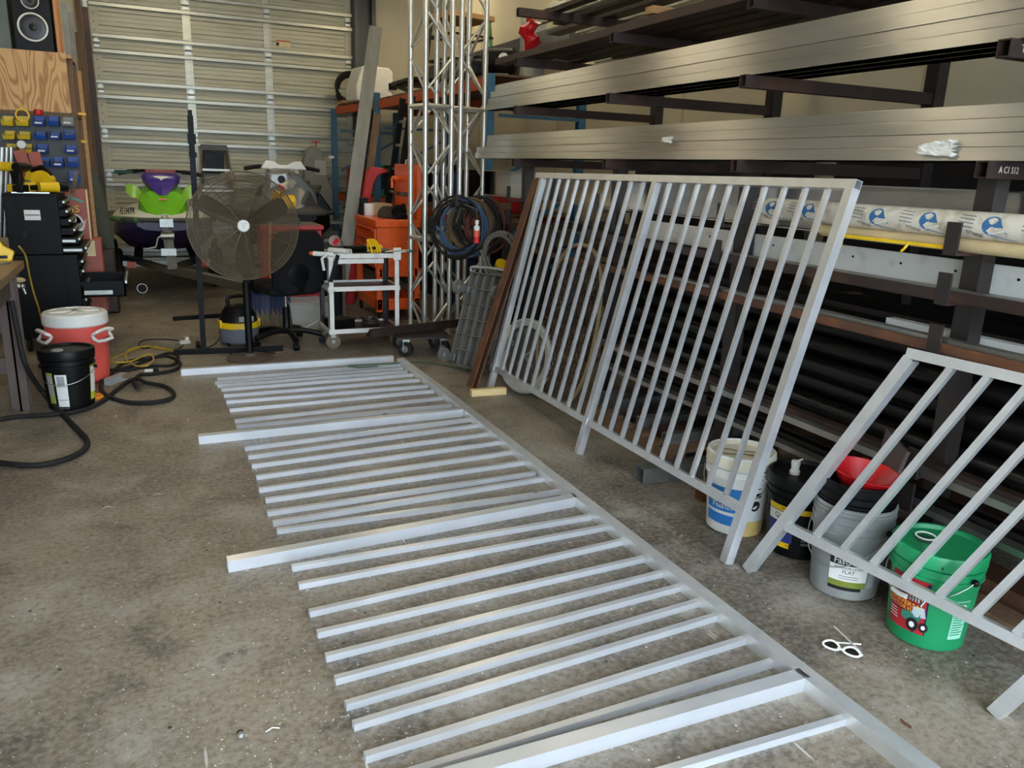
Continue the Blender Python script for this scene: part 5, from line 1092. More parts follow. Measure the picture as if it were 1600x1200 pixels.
j1 = craft('watercraft', 'white green and purple personal watercraft on a trailer in front of the overhead door', (.16, 10.15, JZ), 0, whiteg, lime, purple, purple_dk, lime2, mat('faded_red_pad', (150, 84, 80), .6))
part(j1, MB().box((0, .25, .695), (.085, .006, .03), Matrix.Rotation(-.9, 3, 'X')), 'warning_sticker', mat('sticker_orange', (222, 150, 110), .5))
part(j1, MB().add([(-.08, .422, .955), (.08, .422, .955), (.08, .418, .943), (.02, .403, .925), (0, .39, .905), (-.02, .403, .925), (-.08, .418, .943)], [(0, 6, 5, 4, 3, 2, 1)]), 'bow_logo', wht_ink, smooth=0)
rgm = frame((-.385, .14, .56), (.80, -.60, .06), (.12, .40, .8))
part(j1, text_mb('FL1347PK', .115, rgm, .002, sx=.42), 'registration_number', blk_ink, smooth=0)
part(j1, MB().sweep([(-.03, -.04, .50), (-.02, -.06, .53), (.02, -.06, .53), (.03, -.04, .50)], .012, 6), 'bow_eye', white_plastic)
part(j1, MB().sweep([(-.27, -.04, .47), (-.46, .115, .47), (-.56, .40, .465)], .034, 8), 'green_bumper', mat('green_rubber', (92, 140, 74), .5))
part(j1, MB().loft([[V(-.30-.0, .66, .99)+V(-x*.1, .02*x, 0)+V(0, y, z)*.02 for y, z in ((-1, -1), (1, -1), (1, 1), (-1, 1))] for x in (0, 1, 2)]), 'brake_lever', mat('dark_green_lever', (24, 70, 48), .5))
j2 = craft('watercraft', 'silver grey personal watercraft with a white bar pad behind the fan', (1.57, 10.0, JZ+.10), .0, charc, silver, silver, blk_plastic, None, whiteg)
part(j2, MB().prism([(-.28, .98), (-.21, 1.08), (-.12, 1.07), (-.05, 1.03), (.05, 1.03), (.12, 1.07), (.21, 1.08), (.28, .98), (.12, .97), (.05, .93), (-.05, .93), (-.12, .97)], (0, .56, 0), (1, 0, 0), (0, 0, 1), -.06), 'bar_cover', whiteg, bev=.012)
part(j2, MB().loft([[V(.05+x*w, y, z) for x in (-.05, .25)]+[V(.45*w+.1, y+.2, z-.25), V(.1, y+.2, z-.25)] for w, y, z in ((.5, .15, .58), (1, .4, .74), (1, .8, .78))]), 'side_panel', charc, smooth=40)
part(j2, MB().prism([(-.27, .46), (-.20, .93), (.02, .96), (.10, .64), (.05, .46)], (0, .36, 0), (1, 0, 0), (0, 0, 1), -.45), 'hood', silver, bev=.03)
part(j2, MB().prism([(.05, .46), (.10, .64), (.025, .96), (.17, .93), (.36, .72), (.40, .46)], (0, .38, 0), (1, 0, 0), (0, 0, 1), -.45), 'hood_side', charc, bev=.03)
part(j2, MB().prism([(.30, .44), (.40, .72), (.60, .44)], (0, .40, 0), (1, 0, 0), (0, 0, 1), -.6), 'knee_panel', blk_plastic, bev=.02)
part(j2, MB().lathe([(.045, 0), (.045, .01), (0, .01)], (-.06, .355, .86), 18, Matrix.Rotation(PI/2, 3, 'X')), 'ignition_port', blk_plastic)
# stands / trailers
tlr = thing('boat_trailer', 'grey steel trailer with winch post under the purple and white watercraft', 'trailer', (.16, 10.5, 0))
te = F(392, 450, .36)
part(tlr, MB().htube((te.x, te.y, .36), (.16, 10.3, .32), .09, .09, .005).htube((.16, 10.2, .32), (-.32, 11.2, .36), .07, .07, .005).htube((.16, 10.2, .32), (.64, 11.2, .36), .07, .07, .005), 'tongue', galv, w=True)
part(tlr, MB().bar((-.45, 11.0, .31), (.77, 11.0, .31), .06, .06), 'axle', galv, w=True)
part(tlr, MB().bar((-.45, 12.2, .36), (.77, 12.2, .36), .06, .06), 'rear_cross_member', galv, w=True)
for s_ in (-1, 1):
    x = .16+s_*.32; part(tlr, MB().bb(x-.05, x+.05, 10.5, 12.7, .39, .44), 'bunk', blk_fabric, w=True); part(tlr, MB().bar((x, 11.0, .31), (x, 11.0, .40), .05, .05).bar((x, 12.2, .36), (x, 12.2, .40), .05, .05), 'bunk_bracket', galv, w=True)
    xw = .16+s_*.58
    w_ = part(tlr, MB().lathe([(.15, -.07), (.22, -.08), (.245, -.055), (.25, 0), (.245, .055), (.22, .08), (.15, .07)], (xw, 11.0, .25), 30, Matrix.Rotation(PI/2, 3, 'Y')), 'tyre', blk_rubber, w=True)
    for q in (-.035, 0, .035): part(w_, MB().lathe([(.252, q-.006), (.254, q), (.252, q+.006)], (xw, 11.0, .25), 30, Matrix.Rotation(PI/2, 3, 'Y')), 'tread_rib', blk_rubber, w=True)
    part(tlr, MB().lathe([(.155, -.06), (.155, .06), (.05, .05), (.0, .05)], (xw, 11.0, .25), 20, Matrix.Rotation(PI/2, 3, 'Y')), 'rim', galv, w=True)
    part(tlr, MB().lathe([(.30, -.10), (.315, -.10), (.315, .10), (.30, .10)], (xw, 11.0, .25), 16, Matrix.Rotation(PI/2, 3, 'Y'), -PI/2-1.3, -PI/2+1.3) if False else MB().sweep([(xw, 11.0-.32*math.cos(a), .25+.34*math.sin(a)) for a in [PI*i/10 for i in range(11)]], .03, 6), 'fender', blk_metal, w=True)
    part(tlr, MB().bb(.16+s_*.40-.05, .16+s_*.40+.05, 10.60, 10.66, .30, .37), 'marker_light', mat('amber_lens', (190, 70, 30), .3), w=True)
part(tlr, MB().htube((.20, 9.95, .36), (.16, 9.98, .92), .075, .075, .004), 'winch_post', ltgrey, w=True); part(tlr, MB().bb(.09, .25, 9.88, 9.94, .52, .60).bb(.10, .24, 9.88, 10.0, .84, .93), 'winch_bracket', galv, w=True); part(tlr, MB().cyl((.10, 9.90, .74), (.24, 9.90, .74), .04, 14), 'winch_drum', galv, w=True); part(tlr, MB().sweep([(.10, 9.89, .74), (.07, 9.88, .72), (.04, 9.87, .62), (-.06, 9.86, .60)], .009, 6), 'winch_handle', galv, w=True)
part(tlr, MB().htube((te.x, te.y+.1, .36), (te.x, te.y+.1, 0), .05, .05, .004), 'jack_leg', blk_metal, w=True)
part(tlr, MB().lathe([(.07, -.02), (.075, 0), (.07, .02), (0, .02)], (-.14, 10.55, .10), 20, Matrix.Rotation(PI/2, 3, 'Y')) if False else MB().ball((te.x, te.y, .37), .05), 'coupler', blk_metal, w=True)
p = F(223, 460); cw_ = thing('caster_wheel', 'loose white rimmed caster wheel on the floor below the open drawer', 'wheel', (p.x, p.y, 0))
part(cw_, MB().cyl((p.x, p.y-.015, .075), (p.x, p.y+.015, .075), .07, 20), 'tyre', blk_rubber, w=True); part(cw_, MB().lathe([(.05, -.018), (.06, -.018), (.06, .018), (.05, .018), (.05, -.018)], (p.x, p.y, .075), 20, Matrix.Rotation(PI/2, 3, 'X')), 'rim', white_plastic, w=True)
j2s = thing('watercraft_stand', 'black steel stand under the silver watercraft', 'stand', (1.4, 11.2, 0))
for (x, y) in ((1.27, 10.6), (1.87, 10.6), (1.27, 11.7), (1.87, 11.7)): part(j2s, MB().bar((x, y, 0), (x, y, JZ+.13), .05, .05), 'leg', blk_metal, w=True)
part(j2s, MB().bar((1.23, 10.6, JZ+.08), (1.91, 10.6, JZ+.08), .05, .05).bar((1.23, 11.7, JZ+.08), (1.91, 11.7, JZ+.08), .05, .05), 'cross_bar', blk_metal, w=True)
# ------------------------------------------------------------------ step ladder, band saw
sl = thing('step_ladder', 'aluminium step ladder in front of the overhead door', 'ladder', (.98, 12.85, 0))
lz = AY(335, 226, 12.85).z; x0, x1 = AY(316, 228, 12.85).x, AY(352, 228, 12.85).x
part(sl, MB().bb(x0-.02, x1+.02, 12.78, 12.98, lz-.09, lz), 'top_cap', dkgrey, w=True, bev=.01)
for x, s_ in ((x0, -1), (x1, 1)):
    part(sl, MB().bar((x, 12.82, lz-.05), (x+s_*.17, 12.55, 0), .03, .07), 'front_rail', alum_old, w=True); part(sl, MB().bar((x, 12.95, lz-.05), (x+s_*.12, 13.15, 0), .025, .04), 'rear_rail', alum_old, w=True)
n = 5
for k in range(1, n+1):
    q = k/(n+1); z = (lz-.05)*(1-q); part(sl, MB().bb(x0-.17*q, x1+.17*q, 12.82-.27*q-.05, 12.82-.27*q+.05, z-.03, z), 'step', alum_old, w=True)
part(sl, MB().bb(x0+.02, x1-.02, 12.94, 12.96, lz-.42, lz-.10), 'back_panel', blk_plastic, w=True)
bs = thing('band_saw', 'grey floor standing band saw by the right of the overhead door', 'band saw', (2.35, 12.4, 0))
bz = AY(495, 228, 12.3).z; bx0, bx1 = AY(475, 250, 12.3).x, AY(508, 250, 12.3).x; bxr = AY(520, 300, 12.3).x
prof = [(0, 0)]; wdt = bx1-bx0; top = .62
prof = [(0, .0), (0, .38), (.05, .50), (.13, .57), (wdt-.13, .57), (wdt-.05, .50), (wdt, .38), (wdt, .20), (bxr-bx0-.06, .10), (bxr-bx0, -.05), (bxr-bx0, -.9), (bxr-bx0-.20, -.9), (bxr-bx0-.20, -.14), (wdt-.06, 0)]
part(bs, MB().prism(prof, (bx0, 12.3, bz-.57), (1, 0, 0), (0, 0, 1), -.2), 'frame', mat('band_saw_grey', (118, 116, 106), .5), w=True, bev=.012)
part(bs, MB().bb(bx0-.02, bx0+.55, 12.15, 12.6, .72, .76), 'table', galv, w=True); part(bs, MB().bb(bx0+.0, bxr+.05, 12.2, 12.6, .05, .62), 'cabinet', mat('band_saw_grey', (118, 116, 106)), w=True, bev=.01)
part(bs, MB().bb(bx0+.15, bx0+.32, 12.285, 12.3, bz-.42, bz-.20), 'cover_plate', ltgrey, w=True, bev=.004); part(bs, MB().cyl((bx0+.18, 12.3, bz), (bx0+.18, 12.3, bz+.06), .01, 8).bar((bx0+.12, 12.3, bz+.06), (bx0+.24, 12.3, bz+.06), .02, .02), 'tension_knob', red_enamel, w=True)
part(bs, MB().bb(bx0+.04, bx0+.07, 12.3, 12.34, .76, bz-.5), 'blade_guard', blk_metal, w=True); part(bs, MB().bb(bx0+.36, bx0+.44, 12.287, 12.3, bz-.17, bz-.13), 'maker_plate', white_paper, w=True)
for x in (bx0+.06, bxr-.02): part(bs, MB().bb(x-.04, x+.04, 12.25, 12.55, 0, .05), 'foot', blk_metal, w=True)
# ------------------------------------------------------------------ hoses hung on the near rack end
gK = 'cable coils hung on the end of the rack'
hk = AX(752, 362, 2.62)
cols = [blk_rubber, mat('blue_cable', (62, 84, 112), .6), mat('brown_cable', (92, 72, 46), .6), blk_rubber, mat('dark_red_cable', (84, 40, 34), .6)]
for i, (m, nm) in enumerate(zip(cols, ('black', 'grey blue', 'tan brown', 'thick black', 'dark red'))):
    coil('cable_coil', f'{nm} cable coil hung on the far end of the rack', (hk.x+.06*i-.12, hk.y+.30-.03*i, hk.z+.01*i), .245-.012*i, .011 if nm != 'thick black' else .016, 5, m, (-.75, -.62, .1), 'cable', gK, 20+i, 1.0)
g2 = AX(790, 398, 2.66); coil('hose_coil', 'grey hose coil hanging behind the rusty channel', (g2.x, g2.y+.1, g2.z), .16, .014, 3, gry_plastic, (-.8, -.6, 0), 'hose', gK, 31, 1.15)
hb_ = thing('hanger_bracket', 'brown steel bracket holding the hung cable coils', 'bracket', (2.75, hk.y+.25, 1.1))
part(hb_, MB().bar((2.55, hk.y+.30, hk.z+.20), (3.05, hk.y+.38, hk.z+.20), .05, .06), 'beam', wood_dk, w=True); part(hb_, MB().bar((2.50, hk.y+.29, hk.z+.20), (2.50, hk.y+.29, hk.z+.30), .04, .02), 'stop', rust2, w=True)
part(hb_, MB().bar((3.03, hk.y+.38, 0), (3.03, hk.y+.38, hk.z+.17), .06, .06), 'post', steel_dk, w=True)
sp_ = AX(745, 362, 2.40); sc_ = thing('spray_can', 'small spray can with red and white label hung among the cables', 'spray can', (sp_.x, sp_.y, sp_.z-.09))
part(sc_, MB().cyl((0, 0, .0), (0, 0, .05), .024, 16), 'base', red_plastic); part(sc_, MB().cyl((0, 0, .05), (0, 0, .10), .0245, 16), 'label', mat('salmon_label', (220, 90, 70), .5)); part(sc_, MB().lathe([(.024, .10), (.024, .13), (.01, .145), (.01, .15), (.016, .15), (.016, .18), (0, .182)], n=16), 'white_top', white_plastic)
part(sc_, MB().sweep([(0, .0, .17), (.06, .16, .26), (.16, hk.y+.33-sp_.y, hk.z+.22-sp_.z+.09)], .003, 5), 'hanging_wire', galv)
solo(MB().lathe([(.05, 0), (.055, .01), (.055, .05), (.03, .06), (0, .06)], AX(782, 412, 2.72)+V(0, 0, -.03), 16, Matrix.Rotation(.8, 3, 'X')), 'yellow_plug', yellow, 'yellow plug connector hanging in the grey hose coil', 'plug')
# ------------------------------------------------------------------ left side: shelf unit with bins, plywood and speaker
SY = 8.55; SX0, SX1 = -1.55, -.555
su = thing('storage_shelf', 'timber storage shelf on the left with a grey louvred bin panel', 'shelf', (-1.05, SY+.2, 0))
pz0, pz1 = AY(110, 176, SY-.12).z, AY(100, 84, SY-.12).z
for x in (SX0, SX1):
    for y in (SY+.04, SY+.50): part(su, MB().bb(x-.03, x+.03, y-.03, y+.03, 0, pz1-.03), 'post', wood_dk, w=True)
part(su, MB().bb(SX0-.03, SX1+.03, SY-.06, SY+.55, pz1-.03, pz1), 'top_deck', wood, w=True)
part(su, MB().bb(SX0-.03, SX1+.03, SY-.06, SY+.55, pz0-.035, pz0-.005), 'middle_deck', wood_dk, w=True)
part(su, MB().bb(SX0, SX1+.01, SY-.035, SY-.01, 1.22, pz0-.035), 'bin_panel', dkgrey, w=True)
for k in range(12): part(su, MB().bb(SX0+.3, SX1, SY-.042, SY-.035, 1.26+k*.052, 1.275+k*.052), 'louvre', dkgrey, w=True)
solo(MB().bb(SX0-.05, AY(107, 130, SY-.08).x, SY-.085, SY-.065, pz0, pz1+.01), 'plywood_sheet', ply, 'wavy grained plywood sheet on the shelf above the coloured bins', 'plywood')
for (px, py) in ((7, 93), (97, 98)): pass
sk = thing('loudspeaker', 'black loudspeaker with two white ringed cones on top of the shelf', 'speaker', (AY(54, 80, SY).x-.02, SY+.2, pz1))
sx = sk.location.x; kx0, kx1 = AY(22, 60, SY).x, AY(84, 60, SY).x
part(sk, MB().bb(kx0, kx1, SY+.02, SY+.36, pz1+.005, pz1+.88), 'cabinet', blk_plastic, w=True, bev=.008)
for (px, py, r) in ((51, 42, .118), (46, 0, .07)):
    q = AY(px, py, SY+.0); RX_ = Matrix.Rotation(PI/2, 3, 'X')
    part(sk, MB().lathe([(r, 0), (r, .012), (r*.9, .014), (r*.86, .004), (r*.86, 0)], (q.x, SY+.02, q.z), 32, RX_), 'cone_ring', white_plastic, w=True)
    part(sk, MB().lathe([(r*.87, .004), (r*.8, .007), (r*.28, .001), (r*.24, .012), (0, .022)], (q.x, SY+.02, q.z), 28, RX_), 'cone', mat('speaker_cone', (36, 36, 38), .35), w=True)
solo(MB().bb(kx0-.35, kx0-.03, SY+.05, SY+.3, pz1+.002, pz1+.9), 'grey_board', mat('grey_green_board', (96, 104, 98), .6), 'grey board standing left of the loudspeaker', 'board', bev=.004)
solo(MB().bb(kx1+.02, kx1+.045, SY+.0, SY+.34, pz1+.002, pz1+1.0), 'thin_plywood', mat('orange_ply', (196, 132, 78), .6), 'thin orange plywood strip beside the loudspeaker', 'board')
# bins
yb_, bb2 = mat('bin_yellow', (222, 190, 40), .45), mat('bin_blue', (38, 78, 160), .45)
def bin_(px0, px1, pyt, pyb, m, label):
    a, b = AY(px0, pyt, SY-.14), AY(px1, pyb, SY-.14); w = b.x-a.x-.006; h = a.z-b.z
    t = thing('parts_bin', label, 'bin', ((a.x+b.x)/2, SY-.036, b.z), 0, 'parts bins on the louvred panel')
    d = .15; tk = .004
    part(t, MB().bb(-w/2, w/2, -d, 0, 0, tk).bb(-w/2, -w/2+tk, -d, 0, 0, h*.62).bb(w/2-tk, w/2, -d, 0, 0, h*.62).bb(-w/2, w/2, -tk, 0, 0, h).prism([(-d*.6, h*.6), (0, h*.6), (0, h)], (-w/2, 0, 0), (0, 1, 0), (0, 0, 1), tk).prism([(-d*.6, h*.6), (0, h*.6), (0, h)], (w/2-tk, 0, 0), (0, 1, 0), (0, 0, 1), tk), 'tray', m, smooth=0)
    part(t, MB().add([(-w/2, -d, 0), (w/2, -d, 0), (w/2, -d-.02, h*.42), (-w/2, -d-.02, h*.42), (-w/2, -d+tk, 0), (w/2, -d+tk, 0), (w/2, -d-.02+tk, h*.42), (-w/2, -d-.02+tk, h*.42)], [(0, 1, 2, 3), (7, 6, 5, 4), (3, 2, 6, 7), (0, 3, 7, 4), (1, 5, 6, 2)]), 'front_lip', m, smooth=0)
    return t, w, h, d
rows = [(180, 197), (203, 218), (224, 240), (245, 261), (268, 285)]; rn = ['top', 'second', 'third', 'fourth', 'bottom']
colx = [(1, 22), (24, 46), (50, 71), (73, 93), (95, 116)]; cn = ['far left yellow', 'second yellow', 'left blue', 'middle blue', 'right blue']
random.seed(21); bolt_m = [galv, steel_dk, rust, ltgrey]
for r, (t_, b_) in enumerate(rows):
    for c in range(5):
        if (r, c) in ((2, 3), (3, 0), (4, 0), (4, 1), (4, 3), (3, 1), (4, 2)): continue
        sh = r*2.5
        m = ltgrey if (r, c) == (0, 4) else (yb_ if c < 2 else bb2)
        nm = 'grey' if (r, c) == (0, 4) else cn[c]
        t, w, h, d = bin_(colx[c][0]+sh, colx[c][1]+sh, t_, b_, m, f'{nm} plastic parts bin in the {rn[r]} row on the panel')
        mb = MB()
        for i in range(9): mb.box((random.uniform(-w*.35, w*.35), random.uniform(-d*.8, -d*.2), random.uniform(.012, h*.4)), (random.uniform(.01, .035), .01, .01), Matrix.Rotation(random.random()*3, 3, 'Z') @ Matrix.Rotation(random.random()*2, 3, 'X'))
        o = part(t, mb, 'small_parts', bolt_m[(r+c) % 4], smooth=0); o['kind'] = 'stuff'
        if (r+c) % 2 == 0 and c >= 2: part(t, MB().box((0, -d-.019, h*.26), (w*.62, .004, h*.16), Matrix.Rotation(.0, 3, 'X')), 'paper_tag', white_paper)
q = AY(60, 176, SY-.13); solo(MB().lathe([(.03, 0), (.034, .01), (.034, .045), (.0, .05)], q+V(0, 0, -.02), 18), 'red_tape_roll', red_plastic, 'red tape roll sitting in the left blue bin of the top row', 'tape')
q = AY(35, 180, SY-.14); solo(MB().sweep([q+V(.05*math.cos(a), 0, .05*math.sin(a)) for a in [2*PI*i/18 for i in range(18)]], .008, 6, True), 'yellow_tape_ring', yellow, 'yellow ring hanging over the second yellow bin of the top row', 'ring')
q = AY(34, 226, SY-.2); solo(MB().lathe([(.03, 0), (.036, .006), (.036, .022), (.03, .028), (0, .028)], q, 20, Matrix.Rotation(PI/2, 3, 'X')), 'white_reel', white_plastic, 'white reel in the second yellow bin of the third row', 'reel')
# lumber standing between the shelf and the door
gL = 'lumber standing beside the overhead door'
for i, (px0, px1, pyb, pyt, y, m, lb) in enumerate(((95, 104, 330, 4, 9.6, ltgrey, 'tall grey board standing behind the loudspeaker'), (100, 113, 330, 18, 10.0, mat('weathered_grey_wood', (150, 148, 138), .8, 0, .2, 8), 'tall weathered grey plank beside the shelf'), (114, 128, 330, 50, 10.6, wood_dk, 'brown plank standing left of the door jamb'), (127, 137, 330, 10, 11.6, rust2, 'dark brown plank nearest the door track'), (118, 126, 300, 110, 9.2, wood, 'short tan board beside the bins'))):
    a, b = AY(px0, pyt, y), AY(px1, pyt, y); solo(MB().bb(a.x, b.x, y, y+.05, 0, a.z), 'standing_board', m, lb, 'board', gL, bev=.003)
for i, (py, lb) in enumerate(((178, 'upper yellow strap end beside the bins'), (221, 'lower yellow strap end beside the bins'))):
    q = AY(127, py, 9.0); solo(MB().bb(q.x-.03, q.x+.04, 9.0, 9.02, q.z-.012, q.z+.012).bb(q.x-.04, q.x-.03, 8.6, 9.02, q.z-.012, q.z+.012), 'yellow_strap', yellow, lb, 'strap')
gb = [AY(px, py, 9.3) for px, py in ((133, 258), (143, 270), (150, 300), (156, 330), (165, 365), (175, 395))]
gbm = MB().loft([[p+V(x*w, y*w*.6, 0) for x, y in ((-1, -.6), (-.3, -1), (.6, -.8), (1, 0), (.5, 1), (-.6, .8))] for p, w in zip(gb, (.03, .05, .07, .075, .07, .03))])
solo(gbm, 'folded_tarp', mat('dirty_green_tarp', (70, 74, 60), .8, 0, .3, 8, rgb2=(44, 110, 60), cover=.25), 'dirty green tarp bundle hanging beside the door track', 'tarp', smooth=60)
solo(MB().bb(gb[-1].x-.12, gb[-1].x+.03, 9.2, 9.45, 0, gb[-1].z+.05), 'dark_drum', rust2, 'dark bin standing under the green tarp bundle', 'bin', bev=.02)
# ------------------------------------------------------------------ red-brown cabinet
rcb = thing('welder_cabinet', 'red brown cabinet on casters with stickers behind the black tool chest', 'cabinet', (-.7, 8.4, 0))
RY = 8.27; zt = AY(120, 296, RY).z; zm = AY(150, 374, RY).z
part(rcb, MB().bb(-1.15, AY(140, 340, RY).x, RY, RY+.24, zm, zt), 'upper_case', redbrown, w=True, bev=.006)
part(rcb, MB().bb(-1.15, AY(162, 420, RY).x, RY, RY+.24, .17, zm), 'lower_case', redbrown, w=True, bev=.006)
part(rcb, MB().bb(AY(140, 340, RY).x-.012, AY(140, 340, RY).x+.002, RY-.004, RY, zm, zt), 'edge_trim', wood_lt, w=True)
for x, y in ((-.50, RY+.03), (-.50, RY+.20), (-1.1, RY+.03), (-1.1, RY+.20)):
    c = part(rcb, MB().bb(x-.025, x+.025, y-.025, y+.025, .15, .17).bb(x-.022, x-.018, y-.015, y+.015, .06, .15).bb(x+.018, x+.022, y-.015, y+.015, .06, .15), 'caster', galv, w=True); part(c, MB().cyl((x-.015, y, .075), (x+.015, y, .075), .075, 18), 'wheel', blk_rubber, w=True)
q = AY(113, 327, RY); part(rcb, text_mb('GS', .095, frame((q.x, RY-.003, q.z), (1, 0, 0), (0, 0, 1)), .001, sx=1.1), 'sticker_letters', yellow, w=True, smooth=0, label='yellow sticker letters with black shadow')
part(rcb, text_mb('GS', .105, frame((q.x, RY-.0012, q.z-.004), (1, 0, 0), (0, 0, 1)), .0005, sx=1.1), 'sticker_shadow', blk_ink, w=True, smooth=0)
q = AY(116, 347, RY); part(rcb, MB().lathe([(.072, .0), (.072, .002), (.058, .002), (.058, 0), (.072, 0)], (q.x, RY-.001, q.z), 28, Matrix.Rotation(PI/2, 3, 'X')), 'wing_logo_ring', wht_ink, w=True); part(rcb, text_mb('P', .09, frame((q.x, RY-.003, q.z), (1, 0, 0), (0, 0, 1)), .001), 'logo_letter', wht_ink, w=True, smooth=0)
for k in range(5): part(rcb, MB().add([(q.x+.02+k*.005, RY-.003, q.z-.085+k*.016), (q.x+.085+k*.006, RY-.003, q.z-.050+k*.02), (q.x+.045+k*.004, RY-.003, q.z-.090+k*.018)], [(0, 1, 2)]), 'wing_feather', wht_ink, w=True)
q0, q1 = AY(130, 376, RY), AY(150, 400, RY); part(rcb, MB().bb(q0.x, q1.x, RY-.003, RY-.0005, q1.z, q0.z), 'paper_note', mat('manila', (222, 206, 160), .8), w=True)
q = AY(118, 312, RY); part(rcb, MB().bar((q.x-.06, RY-.004, q.z+.03), (q.x+.06, RY-.004, q.z-.02), .004, .02), 'scribble_sticker', teal, w=True)
# ------------------------------------------------------------------ black tool chest and roll cabinet
KY0, KY1 = 7.45, 8.12; kz = AY(125, 398, KY0).z; KX0 = -1.04; KX1 = AY(125, 398, KY0).x; TX1 = AY(91, 320, KY0).x; ztop = AY(60, 303, KY0).z
rcab = thing('roll_cabinet', 'black lower roll cabinet with one drawer pulled out', 'tool cabinet', ((KX0+KX1)/2, 7.8, 0))
part(rcab, MB().bb(KX0, KX1-.02, KY0, KY1, .12, kz), 'body', blk_metal, w=True, bev=.006); part(rcab, MB().bb(KX0+.05, KX1-.12, KY0-.006, KY0, .2, kz-.08), 'side_panel', blk_metal, w=True, bev=.004)
dz = [(.18, .34), (.36, .44), (.46, .54), (.62, .68), (.70, .76)]
for a, b in dz:
    d = part(rcab, MB().bb(KX1-.02, KX1, KY0+.02, KY1-.02, a, b), 'drawer', blk_metal, w=True, bev=.003); part(d, MB().bb(KX1, KX1+.016, KY0+.03, KY1-.03, b-.026, b-.008), 'pull', galv, w=True)
oz0, oz1 = AY(170, 464, KY0).z, AY(170, 440, KY0).z; ox = AY(196, 450, KY0).x
d = part(rcab, MB().bb(KX1-.1, ox, KY0+.02, KY0+.028, oz0, oz1).bb(KX1-.1, ox, KY1-.03, KY1-.02, oz0, oz1).bb(KX1-.1, ox, KY0+.02, KY1-.02, oz0, oz0+.008).bb(ox-.012, ox, KY0+.02, KY1-.02, oz0, oz1), 'open_drawer', blk_metal, w=True)
part(d, MB().bb(ox, ox+.016, KY0+.02, KY1-.02, oz1-.02, oz1+.004), 'pull', galv, w=True); part(d, MB().bb(KX1, ox-.10, KY0+.012, KY0+.02, oz0+.02, oz0+.055), 'slide_rail', galv, w=True)
for i in range(3): solo(MB().cyl((KX1+.06+i*.07, KY0+.08, oz0+.04), (KX1+.06+i*.07, KY0+.35, oz0+.04), .022, 12), 'socket_tool', ltgrey, f'{NUM[i]} grey socket tool from the left in the open drawer', 'tool', 'tools in the open drawer')
for x in (KX0+.05, KX1-.06):
    for y in (KY0+.06, KY1-.06): part(rcab, MB().cyl((x-.014, y, .06), (x+.014, y, .06), .06, 14), 'caster', blk_rubber, w=True)
tc_ = thing('tool_chest', 'black upper tool chest with staggered open drawers', 'tool chest', ((KX0+TX1)/2, 7.8, kz))
part(tc_, MB().bb(KX0, TX1, KY0, KY1, kz+.003, ztop-.01), 'body', blk_metal, w=True, bev=.006); part(tc_, MB().bb(KX0-.006, TX1+.006, KY0-.006, KY1+.006, ztop-.018, ztop), 'top_lip', blk_metal, w=True, bev=.005)
hh_ = (ztop-kz-.04)/6
for k in range(6):
    a = kz+.012+k*hh_; ext = (.155, .115, .085, .06, .045, .03)[k]
    d = part(tc_, MB().bb(TX1-.05, TX1+ext, KY0+.015, KY1-.015, a, a+hh_-.02), 'drawer', blk_metal, w=True, bev=.003)
    part(d, MB().bb(TX1+ext, TX1+ext+.014, KY0+.02, KY1-.02, a+hh_-.042, a+hh_-.026), 'pull', galv, w=True)
    if ext > .1: part(d, MB().bb(TX1-.0, TX1+ext-.02, KY0+.008, KY0+.015, a+.015, a+.035), 'slide_rail', galv, w=True)
q0, q1 = AY(37, 328, KY0), AY(64, 344, KY0); part(tc_, MB().bb(q0.x, q1.x, KY0-.003, KY0, q1.z, q0.z), 'side_sticker', white_paper, w=True); part(tc_, MB().bb(q0.x+.005, q1.x-.005, KY0-.005, KY0-.002, q1.z+.035, q1.z+.045), 'sticker_line', grey_ink, w=True)
a = AY(24, 306, KY0-.01); part(tc_, MB().sweep([(a.x, KY0-.012, ztop), (a.x, KY0-.012, ztop-.12), (a.x+.02, KY0-.012, ztop-.22), (a.x+.035, KY0-.012, ztop-.29)], .004, 6, sm=4).bb(a.x+.022, a.x+.05, KY0-.02, KY0-.004, ztop-.34, ztop-.29), 'hanging_plug_cord', blk_rubber, w=True)
# power tools on top
gT = 'power tools on top of the black chest'
def drill(label, c, rz, m1, tilt=0.):
    t = thing('cordless_drill', label, 'drill', c, rz, gT)
    R = Matrix.Rotation(tilt, 3, 'Y')
    f_ = lambda p: R @ V(p)
    part(t, MB().cyl(f_((-.08, 0, .20)), f_((.06, 0, .20)), .036, 14), 'body', m1); part(t, MB().cyl(f_((.06, 0, .20)), f_((.14, 0, .20)), .028, 14, .018), 'chuck', blk_plastic)
    part(t, MB().bar(f_((-.04, 0, .19)), f_((-.06, 0, .05)), .038, .05, (1, 0, 0)), 'grip', blk_plastic, bev=.008); part(t, MB().box(f_((-.05, 0, .035)), (.11, .075, .06), R), 'battery', m1, bev=.006)
    return t
ZK = ztop+.001
drill('yellow and black cordless drill at the left of the chest top', (-1.0, 7.62, ZK), 2.6, yellow)
drill('dark cordless drill with yellow battery standing on the left of the chest top', (-.90, 7.56, ZK), 1.2, blk_plastic)
cs_ = thing('circular_saw', 'yellow circular saw lying in the middle of the chest top', 'saw', (-.78, 7.72, ZK), -.5, gT)
